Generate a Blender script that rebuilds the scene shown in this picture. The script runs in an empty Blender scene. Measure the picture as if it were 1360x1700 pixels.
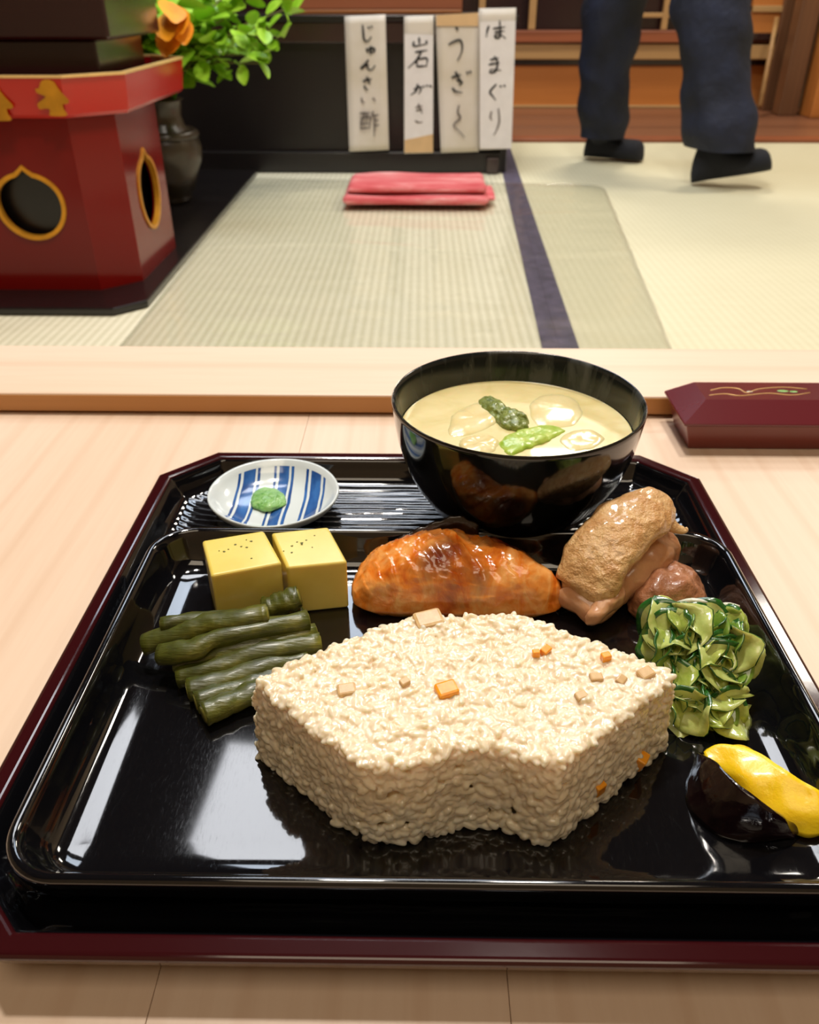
import bpy, bmesh, math, random
from mathutils import Vector, Matrix, Euler, noise
random.seed(7)
S = bpy.context.scene
COL = S.collection
R = math.radians

# ------------------------------------------------------------------ camera
CAM = Vector((0, 0, 0.26))
rot = Euler((R(90 - 32.3), 0, R(0.78)))
cd = bpy.data.cameras.new('camera'); cam = bpy.data.objects.new('camera', cd); COL.objects.link(cam)
cam.location = CAM; cam.rotation_euler = rot
cd.sensor_fit = 'HORIZONTAL'; cd.sensor_width = 36; cd.lens = 36
cd.clip_start = 0.01; cd.clip_end = 60
cd.dof.use_dof = True; cd.dof.focus_distance = 0.33; cd.dof.aperture_fstop = 22
S.camera = cam
RM = rot.to_matrix()

def at(u, v, z=None, y=None):
    """real place of a spot measured in the photograph, on the level z or on the upright plane y"""
    d = RM @ Vector(((u - 680) / 1360, -(v - 850) / 1360, -1))
    t = (z - CAM.z) / d.z if z is not None else (y - CAM.y) / d.y
    return CAM + d * t

# ------------------------------------------------------------------ world, lights, exposure
w = bpy.data.worlds.new('world'); S.world = w; w.use_nodes = True
w.node_tree.nodes['Background'].inputs[0].default_value = (1.0, .86, .70, 1)
w.node_tree.nodes['Background'].inputs[1].default_value = 0.3
S.view_settings.view_transform = 'Standard'; S.view_settings.look = 'None'
S.view_settings.gamma = 1; S.view_settings.use_curve_mapping = False
S.view_settings.exposure = -0.12
CEIL = 2.12
def area(name, loc, sx, sy, watts, col, target=None):
    l = bpy.data.lights.new(name, 'AREA'); l.shape = 'RECTANGLE'; l.size = sx; l.size_y = sy
    l.energy = watts; l.color = col
    o = bpy.data.objects.new(name, l); COL.objects.link(o); o.location = loc
    if target is not None:
        o.rotation_euler = (Vector(target) - Vector(loc)).to_track_quat('-Z', 'Y').to_euler()
    return o
area('fill_light_behind_seat', (0.1, -0.55, CEIL), 1.3, .9, 14, (1, .83, .62))  # unseen fill light, added to lift the shade on sides facing the seat
area('ceiling_lamp_over_counter', (-0.20, 0.80, CEIL), .16, .14, 26, (1, .93, .84))
area('ceiling_lamp_over_counter_far', (0.28, 1.04, CEIL), .16, .14, 20, (1, .93, .84))
l1 = area('ceiling_panel_lamp', (-0.14, 1.80, CEIL), 1.18, .50, 19, (.93, .95, 1)); l1.rotation_euler = (0, 0, R(-6))
area('ceiling_panel_lamp_cool', (-0.22, 2.85, CEIL), 1.0, .8, 21, (.76, .86, 1))
area('ceiling_lamp_over_tatami', (1.75, 2.7, CEIL), .5, .5, 27, (1, .93, .82))
area('ceiling_lamp_by_doors', (0.9, 4.1, CEIL), .5, .3, 30, (1, .90, .76))

# ------------------------------------------------------------------ materials
def srgb(r, g, b):
    f = lambda c: (c / 12.92 if c <= .04045 else ((c + .055) / 1.055) ** 2.4)
    return (f(r / 255), f(g / 255), f(b / 255), 1)
class NT:
    def __init__(s, name):
        s.m = bpy.data.materials.new(name); s.m.use_nodes = True
        s.t = s.m.node_tree; s.n = s.t.nodes; s.b = s.n['Principled BSDF']; s.out = s.n['Material Output']
    def node(s, typ, **kw):
        n = s.n.new(typ)
        for k, v in kw.items():
            if k.startswith('_'): setattr(n, k[1:], v)
            else: n.inputs[k.replace('__', ' ')].default_value = v
        return n
    def link(s, a, b): s.t.links.new(a, b)
    def coords(s, scale=(1, 1, 1), rot=(0, 0, 0), kind='Object', loc=(0, 0, 0)):
        c = s.node('ShaderNodeTexCoord'); m = s.node('ShaderNodeMapping')
        m.inputs['Scale'].default_value = scale; m.inputs['Rotation'].default_value = rot; m.inputs['Location'].default_value = loc
        s.link(c.outputs[kind], m.inputs[0]); return m.outputs[0]
    def noise(s, vec, scale=5, detail=4, rough=.5, dist=0):
        n = s.node('ShaderNodeTexNoise', Scale=scale, Detail=detail, Roughness=rough, Distortion=dist)
        s.link(vec, n.inputs['Vector']); return n.outputs['Fac']
    def ramp(s, fac, stops):
        n = s.node('ShaderNodeValToRGB'); e = n.color_ramp.elements
        while len(e) < len(stops): e.new(.5)
        for k, (p, c) in enumerate(stops): e[k].position = p; e[k].color = c
        s.link(fac, n.inputs[0]); return n.outputs[0]
    def mix(s, fac, a, b, mode='MIX'):
        n = s.node('ShaderNodeMix', _data_type='RGBA', _blend_type=mode)
        for val, i in ((fac, 0), (a, 6), (b, 7)):
            if hasattr(val, 'node'): s.link(val, n.inputs[i])
            else: n.inputs[i].default_value = val
        return n.outputs[2]
    def math(s, op, a, b=0.0, clamp=False):
        n = s.node('ShaderNodeMath', _operation=op, _use_clamp=clamp)
        for val, i in ((a, 0), (b, 1)):
            if hasattr(val, 'node'): s.link(val, n.inputs[i])
            else: n.inputs[i].default_value = val
        return n.outputs[0]
    def bump(s, h, strength=.3, dist=.001):
        n = s.node('ShaderNodeBump', Strength=strength, Distance=dist); s.link(h, n.inputs['Height'])
        s.link(n.outputs[0], s.b.inputs['Normal'])
    def set(s, **kw):
        for k, v in kw.items():
            i = s.b.inputs[k.replace('__', ' ')]
            if hasattr(v, 'node'): s.link(v, i)
            else: i.default_value = v
def simple(name, col, rough=.5, bump=None, var=.12, vs=30, **kw):
    m = NT(name); v = m.coords()
    f = m.noise(v, vs, 4)
    dark = tuple(c * (1 - var) for c in col[:3]) + (1,); lite = tuple(min(1, c * (1 + var)) for c in col[:3]) + (1,)
    m.set(Base__Color=m.ramp(f, [(.3, dark), (.7, lite)]), Roughness=rough, **kw)
    if bump: m.bump(m.noise(v, bump[0], 4), bump[1], bump[2])
    return m.m

def wood(name, c1, c2, c3, axis='Y', rough=.42, fine=260, lines=0.25, ringscale=9, stretch=.05):
    m = NT(name)
    sc = (1, stretch, 1) if axis == 'Y' else ((stretch, 1, 1) if axis == 'X' else (1, 1, stretch))
    v = m.coords(sc)
    fibre = m.noise(v, fine, 3, .6)
    tone = m.noise(v, 5, 3, .5, .6)
    base = m.ramp(tone, [(.3, c1), (.7, c2)])
    wv = m.node('ShaderNodeTexWave', _wave_type='BANDS', _bands_direction={'Y': 'X', 'X': 'Y', 'Z': 'X'}[axis], Scale=ringscale, Distortion=5.5, Detail=2)
    wv.inputs['Detail Scale'].default_value = 1.3
    m.link(v, wv.inputs['Vector'])
    ring = m.ramp(wv.outputs['Fac'], [(.0, (1, 1, 1, 1)), (.16, (0, 0, 0, 1)), (1, (0, 0, 0, 1))])
    ringf = m.math('MULTIPLY', ring, lines)
    col = m.mix(ringf, base, c3)
    ff = m.math('MULTIPLY', m.math('SUBTRACT', fibre, .4, True), .28)
    col = m.mix(ff, col, c3)
    m.set(Base__Color=col, Roughness=rough)
    m.bump(fibre, .12, .0004)
    return m.m

M = {}
hin1, hin2, hin3 = srgb(236, 212, 190), srgb(227, 200, 174), srgb(186, 134, 88)
M['table'] = wood('pale_cypress', hin1, hin2, hin3, 'Y', lines=.13, ringscale=11)
M['ledge'] = wood('pale_cypress_ledge', srgb(236, 212, 190), srgb(228, 198, 170), hin3, 'X', lines=.12, ringscale=7)
M['riser'] = wood('shaded_cypress_riser', srgb(196, 140, 78), srgb(180, 122, 62), srgb(140, 86, 40), 'X', lines=.15)  # brown step face, its shade put into the wood colour
M['oldwood'] = wood('aged_orange_wood', srgb(206, 132, 62), srgb(172, 102, 44), srgb(104, 56, 24), 'X', rough=.45, fine=60, lines=.4)
M['redwood'] = wood('red_brown_wood', srgb(172, 100, 64), srgb(140, 76, 46), srgb(66, 32, 18), 'X', rough=.4, fine=60, lines=.3)
M['palewood'] = wood('pale_weathered_wood', srgb(196, 158, 104), srgb(166, 124, 74), srgb(110, 74, 40), 'X', fine=60)
M['plankwood'] = wood('dark_plank_wood', srgb(156, 104, 74), srgb(124, 80, 56), srgb(56, 34, 24), 'X', rough=.35, fine=50)
M['postwood'] = wood('post_wood', srgb(128, 88, 58), srgb(100, 66, 42), srgb(60, 38, 24), 'Z', fine=60)
M['ceilwood'] = wood('dark_ceiling_wood', srgb(62, 44, 32), srgb(46, 33, 24), srgb(28, 20, 14), 'X', rough=.7, fine=50)
M['plaster'] = simple('ochre_plaster', srgb(150, 128, 98), .9, (60, .3, .002))

def lacquer(name, col, rough=.07, scratch=True, coat=.6, bump=0.0):
    m = NT(name); v = m.coords((40, 6, 6)); v2 = m.coords()
    sc = m.noise(v, 60, 2, .7); cl = m.noise(v2, 14, 4, .6)
    rr = m.math('ADD', m.math('MULTIPLY', m.math('SUBTRACT', sc, .52, True), .35 if scratch else 0), rough)
    rr = m.math('ADD', rr, m.math('MULTIPLY', m.math('SUBTRACT', cl, .5, True), .18 if scratch else .03))
    m.set(Base__Color=col, Roughness=rr, Coat__Weight=coat, Coat__Roughness=rough * .7)
    if bump: m.bump(m.noise(v2, 90, 3), bump, .0005)
    return m.m
M['black'] = lacquer('black_lacquer', (.0035, .0035, .0045, 1), .06)
M['blackdull'] = lacquer('dull_black_lacquer', (.008, .006, .006, 1), .28, coat=.1)
M['maroon'] = lacquer('maroon_lacquer', srgb(50, 12, 15), .10, scratch=False, coat=.2, bump=.06)
M['bowl'] = lacquer('bowl_black_lacquer', (.004, .0045, .0045, 1), .10, scratch=False, coat=.5)
M['bowlin'] = None
M['vermilion'] = lacquer('vermilion_lacquer', srgb(184, 26, 8), .17, scratch=False, coat=.2)
M['redlacquer'] = lacquer('dark_red_lacquer', srgb(112, 13, 9), .14, scratch=False, coat=0)
M['redlacquer'].node_tree.nodes['Principled BSDF'].inputs['Specular IOR Level'].default_value = .3
M['redinside'] = lacquer('deep_red_lacquer', srgb(120, 8, 14), .2, scratch=False)
M['boxred'] = lacquer('box_red_lacquer', srgb(98, 30, 36), .22, scratch=False, coat=.5, bump=.1)
M['boxbrown'] = lacquer('box_brown_lacquer', srgb(110, 42, 34), .3, scratch=False, coat=.3, bump=.1)
M['darkbox'] = lacquer('dark_brown_lacquer', srgb(44, 22, 22), .25, scratch=False)
M['gold'] = simple('gold_paint', srgb(214, 150, 40), .38, var=.2, Metallic=.55)
M['goldpale'] = simple('pale_gold_edge', srgb(240, 200, 130), .35, var=.1, Metallic=.3)

def m_bowlin():
    m = NT('bowl_inside_lacquer'); v = m.coords((1, 1, .22)); f = m.noise(v, 75, 4, .6, .6)
    fog = m.ramp(f, [(.50, (0, 0, 0, 1)), (.72, (1, 1, 1, 1))])
    m.set(Base__Color=m.mix(fog, (.012, .014, .013, 1), (.07, .075, .07, 1)), Roughness=m.ramp(fog, [(0, (.14,) * 3 + (1,)), (1, (.5,) * 3 + (1,))]))
    return m.m
M['bowlin'] = m_bowlin()

def m_tatami(name, c1, c2, period, strength):
    m = NT(name); c = m.node('ShaderNodeTexCoord'); s = m.node('ShaderNodeSeparateXYZ'); m.link(c.outputs['Object'], s.inputs[0])
    x = m.math('MULTIPLY', s.outputs[0], 2 * math.pi / period)
    rib = m.math('ADD', m.math('MULTIPLY', m.math('SINE', x), .5), .5)
    y = m.math('MULTIPLY', s.outputs[1], 2 * math.pi / .0065)
    rush = m.math('ADD', m.math('MULTIPLY', m.math('SINE', y), .5), .5)
    v = m.coords((1, 6, 1)); n = m.noise(v, 14, 4, .6); nb = m.noise(m.coords(), 3, 3)
    f = m.math('ADD', m.math('MULTIPLY', rib, strength), m.math('MULTIPLY', rush, strength * .35))
    f = m.math('ADD', f, m.math('MULTIPLY', n, .4)); f = m.math('ADD', f, m.math('MULTIPLY', nb, .25))
    m.set(Base__Color=m.ramp(f, [(.2, c2), (.85, c1)]), Roughness=.62)
    m.bump(f, .5, .0012)
    return m.m
M['tatami'] = m_tatami('tatami_rush', srgb(236, 230, 204), srgb(200, 193, 160), .0165, .38)
M['tatami_fresh'] = m_tatami('tatami_rush_fresh', srgb(232, 226, 194), srgb(212, 204, 168), .0165, .22)
M['heri'] = simple('dark_tatami_border_cloth', srgb(80, 72, 92), .7, (300, .4, .001), var=.35, vs=40)

def m_vinyl():
    m = NT('clear_vinyl'); m.n.remove(m.b)
    tr = m.node('ShaderNodeBsdfTransparent', Color=(.99, .99, .98, 1)); gl = m.node('ShaderNodeBsdfGlossy', Roughness=.16)
    fr = m.node('ShaderNodeFresnel', IOR=1.42); mx = m.node('ShaderNodeMixShader')
    bp = m.node('ShaderNodeBump', Strength=.5, Distance=.004); h = m.noise(m.coords((1, 1.6, 1)), 9, 3, .5, .4); m.link(h, bp.inputs['Height'])
    m.link(bp.outputs[0], gl.inputs['Normal']); m.link(bp.outputs[0], fr.inputs['Normal'])
    m.link(m.math('MULTIPLY', fr.outputs[0], .28), mx.inputs[0]); m.link(tr.outputs[0], mx.inputs[1]); m.link(gl.outputs[0], mx.inputs[2])
    m.link(mx.outputs[0], m.out.inputs[0]); return m.m
M['vinyl'] = m_vinyl()
M['vinyledge'] = simple('vinyl_edge', srgb(214, 214, 190), .3)

def sss(name, c1, c2, rough=.3, weight=.5, scale=.004, vs=60, bump=None, coat=.3, radius=(1, .6, .3)):
    m = NT(name); v = m.coords(); f = m.noise(v, vs, 4, .6)
    m.set(Base__Color=m.ramp(f, [(.3, c1), (.7, c2)]), Roughness=rough, Subsurface__Weight=weight, Subsurface__Scale=scale, Coat__Weight=coat, Coat__Roughness=.12)
    m.b.inputs['Subsurface Radius'].default_value = radius
    if bump: m.bump(m.noise(v, bump[0], 4, .6), bump[1], bump[2])
    return m.m
M['rice'] = sss('steamed_rice', srgb(232, 213, 180), srgb(246, 232, 206), .2, .6, .0045, 150, coat=.4, radius=(1, .76, .46))
M['ricecore'] = sss('rice_core', srgb(250, 228, 190), srgb(255, 240, 210), .5, .8, .008)
M['carrot'] = sss('carrot', srgb(250, 150, 20), srgb(255, 176, 40), .3, .3, .002, 300)
M['tanbit'] = sss('fried_tofu_bit', srgb(200, 160, 104), srgb(226, 192, 138), .45, .3, .002, 300)
M['egg'] = None
def m_egg():
    m = NT('egg_custard'); v = m.coords(); f = m.noise(v, 40, 3)
    base = m.ramp(f, [(.3, srgb(228, 202, 92)), (.7, srgb(238, 216, 116))])
    m.set(Base__Color=base, Roughness=.3, Subsurface__Weight=.35, Subsurface__Scale=.004, Coat__Weight=.35, Coat__Roughness=.12)
    m.b.inputs['Subsurface Radius'].default_value = (1, .7, .2)
    m.bump(m.noise(v, 350, 3), .12, .0004); return m.m
M['egg'] = m_egg()
M['herb'] = simple('green_herb_speck', srgb(86, 96, 30), .5)
def m_fish():
    m = NT('teriyaki_fish'); v = m.coords()
    fl = m.coords((1, .45, .6), (0, 0, R(-24)))
    streak = m.noise(fl, 90, 4, .6, .8); big = m.noise(v, 42, 3, .5, .3)
    base = m.ramp(streak, [(.3, srgb(204, 86, 8)), (.46, srgb(234, 134, 42)), (.68, srgb(248, 184, 106))])
    g = m.node('ShaderNodeVectorMath', _operation='DISTANCE'); m.link(v, g.inputs[0]); g.inputs[1].default_value = (-.012, -.006, .022)
    g2 = m.node('ShaderNodeVectorMath', _operation='DISTANCE'); m.link(v, g2.inputs[0]); g2.inputs[1].default_value = (.024, .004, .022)
    g3 = m.node('ShaderNodeVectorMath', _operation='DISTANCE'); m.link(v, g3.inputs[0]); g3.inputs[1].default_value = (.004, -.013, .014)
    d = m.math('MINIMUM', m.math('MINIMUM', g.outputs['Value'], g2.outputs['Value']), g3.outputs['Value'])
    d = m.math('ADD', d, m.math('MULTIPLY', m.math('SUBTRACT', big, .5), .03))
    mask = m.ramp(d, [(.005, (1, 1, 1, 1)), (.0165, (0, 0, 0, 1))])
    col = m.mix(mask, base, srgb(104, 26, 10))
    m.set(Base__Color=col, Roughness=.2, Subsurface__Weight=.15, Subsurface__Scale=.003, Coat__Weight=.8, Coat__Roughness=.07)
    h = m.math('ADD', streak, m.math('MULTIPLY', m.noise(v, 320, 3), .4)); m.bump(h, .5, .0012); return m.m
M['fish'] = m_fish()
M['fishskin'] = simple('charred_fish_skin', srgb(34, 22, 16), .2, (300, .5, .001), Coat__Weight=.7)
M['chickenskin'] = sss('simmered_chicken_skin', srgb(206, 150, 90), srgb(236, 196, 138), .27, .2, .003, 110, (300, 1.0, .0022), coat=.8)
M['chickenmeat'] = sss('simmered_chicken_meat', srgb(196, 138, 96), srgb(224, 172, 128), .32, .3, .003, 60, (150, .4, .001), coat=.5)
M['chickenmeat2'] = sss('simmered_chicken_meat_dark', srgb(146, 92, 62), srgb(184, 126, 88), .38, .2, .003, 60, (170, .8, .002), coat=.35)
def m_stalk():
    m = NT('simmered_green_stalk'); v = m.coords((1, 1, 1)); f = m.noise(v, 45, 4, .6); fi = m.noise(m.coords((.12, 1, 1)), 700, 2)
    m.set(Base__Color=m.ramp(f, [(.3, srgb(46, 52, 10)), (.52, srgb(78, 82, 18)), (.72, srgb(124, 118, 36))]), Roughness=.42, Subsurface__Weight=.1, Subsurface__Scale=.002, Coat__Weight=.25, Coat__Roughness=.2)
    m.bump(m.math('ADD', fi, m.math('MULTIPLY', f, .6)), .5, .0009); return m.m
M['stalk'] = m_stalk()
M['stalkcut'] = sss('stalk_cut_end', srgb(110, 108, 36), srgb(136, 130, 56), .35, .2, .002, 300)
M['cucflesh'] = sss('cucumber_flesh', srgb(136, 158, 56), srgb(190, 200, 106), .2, .25, .003, 110, (160, .4, .0008), coat=.7, radius=(.7, 1, .3))
M['cucskin'] = sss('cucumber_skin', srgb(22, 72, 24), srgb(48, 108, 38), .25, .2, .002, 200, coat=.7)
M['cucdeep'] = sss('cucumber_flesh_deep', srgb(84, 130, 36), srgb(140, 166, 70), .2, .25, .003, 130, (160, .4, .0008), coat=.7)
M['cucpale'] = sss('cucumber_flesh_pale', srgb(166, 184, 84), srgb(206, 214, 136), .2, .25, .003, 130, (160, .4, .0008), coat=.7)
M['whitebait'] = sss('translucent_white_shred', srgb(214, 214, 190), srgb(236, 236, 220), .25, .4, .003, 200, coat=.5)
M['daikon'] = sss('yellow_pickle', srgb(246, 194, 8), srgb(254, 216, 24), .35, .3, .004, 40, (120, .5, .0012), coat=.2, radius=(1, .7, .05))
M['eggplant'] = simple('pickled_eggplant', srgb(22, 6, 10), .16, (220, .5, .0008), var=.5, vs=60, Coat__Weight=.7, Coat__Roughness=.08)
def m_soup():
    m = NT('white_miso_soup'); v = m.coords(); f = m.noise(v, 45, 4, .6, .8)
    m.set(Base__Color=m.ramp(f, [(.3, srgb(212, 194, 130)), (.7, srgb(230, 214, 160))]), Roughness=.3, Subsurface__Weight=.3, Subsurface__Scale=.004, Coat__Weight=.3)
    m.bump(f, .2, .0015); return m.m
M['soup'] = m_soup()
M['yuba'] = sss('pale_slice', srgb(226, 206, 146), srgb(238, 222, 172), .2, .4, .003, 60, (80, .3, .001), coat=.6)
M['nori'] = sss('green_laver', srgb(84, 104, 26), srgb(150, 160, 70), .25, .2, .002, 300, (400, .9, .002), coat=.6)
M['greenpaste'] = sss('bright_green_laver', srgb(150, 186, 50), srgb(190, 206, 96), .3, .3, .002, 200, (300, .6, .001), coat=.5)
M['wasabi'] = sss('green_wasabi', srgb(96, 160, 70), srgb(146, 196, 110), .3, .3, .002, 250, (350, .9, .0015), coat=.3)
def m_dish():
    m = NT('blue_striped_porcelain'); c = m.node('ShaderNodeTexCoord'); s = m.node('ShaderNodeSeparateXYZ'); m.link(c.outputs['Object'], s.inputs[0])
    wob = m.math('MULTIPLY', m.math('SUBTRACT', m.noise(m.coords(), 40, 3), .5), .0022)
    x = m.math('ADD', s.outputs[0], wob)
    tot = None
    for c0, hw in ((-.0185, .0032), (-.0133, .0008), (-.0238, .0007), (.0015, .0030), (-.0038, .0007), (.0068, .0009), (.0215, .0032), (.0160, .0008), (.0268, .0007)):
        d = m.math('ABSOLUTE', m.math('SUBTRACT', x, c0)); k = m.math('LESS_THAN', d, hw)
        tot = k if tot is None else m.math('MAXIMUM', tot, k)
    r = m.math('SQRT', m.math('ADD', m.math('POWER', s.outputs[0], 2), m.math('POWER', s.outputs[1], 2)))
    tot = m.math('MULTIPLY', tot, m.math('LESS_THAN', r, .0335))
    shade = m.ramp(m.noise(m.coords((1, .3, 1)), 150, 3), [(.3, srgb(20, 56, 120)), (.7, srgb(60, 110, 176))])
    m.set(Base__Color=m.mix(tot, srgb(214, 222, 222), shade), Roughness=.16, Coat__Weight=.5, Coat__Roughness=.06); return m.m
M['dish'] = m_dish()
def m_cloth():
    m = NT('red_towelling'); v = m.coords((.12, 1, 1)); f = m.noise(v, 45, 4, .7)
    m.set(Base__Color=m.ramp(f, [(.3, srgb(190, 60, 66)), (.5, srgb(214, 106, 108)), (.7, srgb(232, 180, 174))]), Roughness=.9); m.bump(f, .6, .004); return m.m
M['cloth'] = m_cloth()
M['trousers'] = simple('navy_trouser_cloth', srgb(20, 26, 46), .8, (40, .5, .01), var=.6, vs=9)  # strong colour variation stands in for fold shading and bluish highlights
M['sock'] = simple('dark_sock_knit', srgb(22, 25, 34), .9, (300, .4, .002))
def m_paper():
    m = NT('menu_paper'); v = m.coords(); f = m.noise(v, 6, 3)
    m.set(Base__Color=m.ramp(f, [(.35, srgb(206, 196, 176)), (.65, srgb(222, 214, 204))]), Roughness=.5); m.bump(f, .4, .01); return m.m
M['paper'] = m_paper()
M['paperwhite'] = simple('glossy_white_label', srgb(228, 224, 222), .28, (9, .5, .01), var=.04)
M['papertan'] = simple('tan_backing_paper', srgb(212, 176, 128), .6, var=.06)
M['ink'] = simple('black_ink', srgb(24, 22, 22), .7)
M['inkfade'] = simple('faded_ink', srgb(110, 100, 94), .7)
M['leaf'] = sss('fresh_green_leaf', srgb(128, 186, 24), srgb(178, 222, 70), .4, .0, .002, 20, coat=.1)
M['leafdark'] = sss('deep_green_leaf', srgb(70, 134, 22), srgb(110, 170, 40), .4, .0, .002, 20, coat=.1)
M['leaforange'] = sss('orange_leaf', srgb(226, 130, 8), srgb(244, 170, 24), .5, .0, .002, 20, coat=0)
M['twig'] = simple('brown_twig', srgb(112, 104, 50), .7)
M['clay'] = simple('dark_glazed_pottery', srgb(66, 56, 42), .3, (12, .4, .01), var=.4, vs=10)

# ------------------------------------------------------------------ helpers
def mesh_obj(name, verts, faces, mat, parent=None, smooth=True, loc=None):
    me = bpy.data.meshes.new(name); me.from_pydata([tuple(v) for v in verts], [], faces); me.update()
    me.materials.append(mat)
    if smooth: me.polygons.foreach_set('use_smooth', [True] * len(me.polygons))
    o = bpy.data.objects.new(name, me); COL.objects.link(o)
    if loc is not None: o.location = loc
    if parent is not None: o.parent = parent
    return o
def fixn(o):
    bm = bmesh.new(); bm.from_mesh(o.data); bmesh.ops.recalc_face_normals(bm, faces=bm.faces); bm.to_mesh(o.data); bm.free(); return o
def empty(name, loc=(0, 0, 0), rz=0):
    o = bpy.data.objects.new(name, None); COL.objects.link(o); o.location = loc; o.rotation_euler = (0, 0, rz); o.empty_display_size = .05; return o
def tag(o, label=None, cat=None, group=None, kind=None):
    if label: o['label'] = label
    if cat: o['category'] = cat
    if group: o['group'] = group
    if kind: o['kind'] = kind
    return o
def bevel(o, wd, seg=2, ang=35):
    b = o.modifiers.new('bevel', 'BEVEL'); b.width = wd; b.segments = seg; b.limit_method = 'ANGLE'; b.angle_limit = R(ang); return o
def box(name, x0, x1, y0, y1, z0, z1, mat, parent=None, bv=0.0, seg=2):
    c = Vector(((x0 + x1) / 2, (y0 + y1) / 2, z0)); hx, hy, h = (x1 - x0) / 2, (y1 - y0) / 2, z1 - z0
    v = [(-hx, -hy, 0), (hx, -hy, 0), (hx, hy, 0), (-hx, hy, 0), (-hx, -hy, h), (hx, -hy, h), (hx, hy, h), (-hx, hy, h)]
    f = [(3, 2, 1, 0), (4, 5, 6, 7), (0, 1, 5, 4), (1, 2, 6, 5), (2, 3, 7, 6), (3, 0, 4, 7)]
    if parent is not None: c = c - parent.location
    o = mesh_obj(name, v, f, mat, parent, False, c)
    if bv: bevel(o, bv, seg)
    return o
def loft(name, rings, mat, parent=None, loc=None, cap0=True, cap1=True, smooth=True, closed=False):
    n = len(rings[0]); v = [p for r in rings for p in r]; f = []
    m = len(rings)
    for i in range(m if closed else m - 1):
        a, b = i * n, ((i + 1) % m) * n
        for j in range(n):
            k = (j + 1) % n; f.append((a + j, a + k, b + k, b + j))
    if not closed:
        if cap0: f.append(tuple(range(n - 1, -1, -1)))
        if cap1: f.append(tuple(range((m - 1) * n, m * n)))
    return fixn(mesh_obj(name, v, f, mat, parent, smooth, loc))
def lathe(name, prof, mat, parent=None, loc=None, n=64, cap0=False, cap1=False):
    rings = [[(r * math.cos(2 * math.pi * j / n), r * math.sin(2 * math.pi * j / n), z) for j in range(n)] for r, z in prof]
    return loft(name, rings, mat, parent, loc, cap0, cap1)
def cat(pts, n):
    """Catmull-Rom resample of an open point list"""
    P = [Vector(p) for p in pts]; P = [P[0] * 2 - P[1]] + P + [P[-1] * 2 - P[-2]]; out = []; m = len(P) - 3
    for i in range(n):
        t = i / (n - 1) * m; k = min(int(t), m - 1); t -= k; a, b, c, d = P[k:k + 4]
        out.append(.5 * ((2 * b) + (c - a) * t + (2 * a - 5 * b + 4 * c - d) * t * t + (3 * b - a - 3 * c + d) * t ** 3))
    return out
def catc(pts, n):
    P = [Vector(p) for p in pts]; m = len(P); out = []
    for i in range(n):
        t = i / n * m; k = int(t); t -= k; a, b, c, d = P[(k - 1) % m], P[k % m], P[(k + 1) % m], P[(k + 2) % m]
        out.append(.5 * ((2 * b) + (c - a) * t + (2 * a - 5 * b + 4 * c - d) * t * t + (3 * b - a - 3 * c + d) * t ** 3))
    return out
def tube(name, pts, rad, mat, parent=None, n=10, cap=True, flat=1.0, wob=0, seed=0):
    rings = []; up0 = Vector((0, 0, 1))
    for i, p in enumerate(pts):
        p = Vector(p); d = (Vector(pts[min(i + 1, len(pts) - 1)]) - Vector(pts[max(i - 1, 0)])).normalized()
        u = up0 if abs(d.dot(up0)) < .95 else Vector((0, 1, 0))
        s = d.cross(u).normalized(); t = s.cross(d).normalized(); r = rad[i] if isinstance(rad, (list, tuple)) else rad
        ring = []
        for j in range(n):
            a = 2 * math.pi * j / n; rr = r * (1 + (wob * noise.noise(Vector((math.cos(a) * 1.4 + seed, math.sin(a) * 1.4, i * .35))) if wob else 0))
            ring.append(p + s * math.cos(a) * rr + t * math.sin(a) * rr * flat)
        rings.append(ring)
    return loft(name, rings, mat, parent, None, cap, cap)
def blob(name, outline, z0, H, mat, parent=None, c=None, n=72, K=22, p=2.2, q=2.0, amp=.0, fs=60, zc=None, under=.9, seed=0, loc=None, extra=None):
    """domed lump over a closed outline; every ring is the outline shrunk towards the crown"""
    o = catc([(x, y, 0) for x, y in outline], n); cc = Vector(c) if c else sum(o, Vector()) / n
    if len(cc) == 2: cc = Vector((cc[0], cc[1], 0))
    L = Vector(loc) if loc else Vector((cc.x, cc.y, z0)); rings = []
    rings.append([cc + (q_ - cc) * under * .8 + Vector((0, 0, z0)) for q_ in o]); rings.append([cc + (q_ - cc) * under + Vector((0, 0, z0 + H * .015)) for q_ in o])
    for k in range(K + 1):
        a = k / K * math.pi / 2; s = math.cos(a) ** (2 / p); s = max(s, .012); z = z0 + H * .16 + H * .84 * math.sin(a) ** (2 / q)
        rings.append([cc + (q_ - cc) * s + Vector((0, 0, z)) for q_ in o])
    for ri, r in enumerate(rings):
        for j, v in enumerate(r):
            if extra: v = r[j] = v + extra(v - Vector((cc.x, cc.y, z0)))
            if amp and ri > 0:
                nn = Vector((v.x - cc.x, v.y - cc.y, (v.z - z0) * 1.2 + .001)).normalized()
                d = amp * noise.fractal(v * fs + Vector((seed, 0, 0)), 1, 2, 3)
                v = v + nn * d
            v = Vector((v.x, v.y, max(v.z, z0))); r[j] = v - L
    return loft(name, rings, mat, parent, L if parent is None else L - parent.location)
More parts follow.
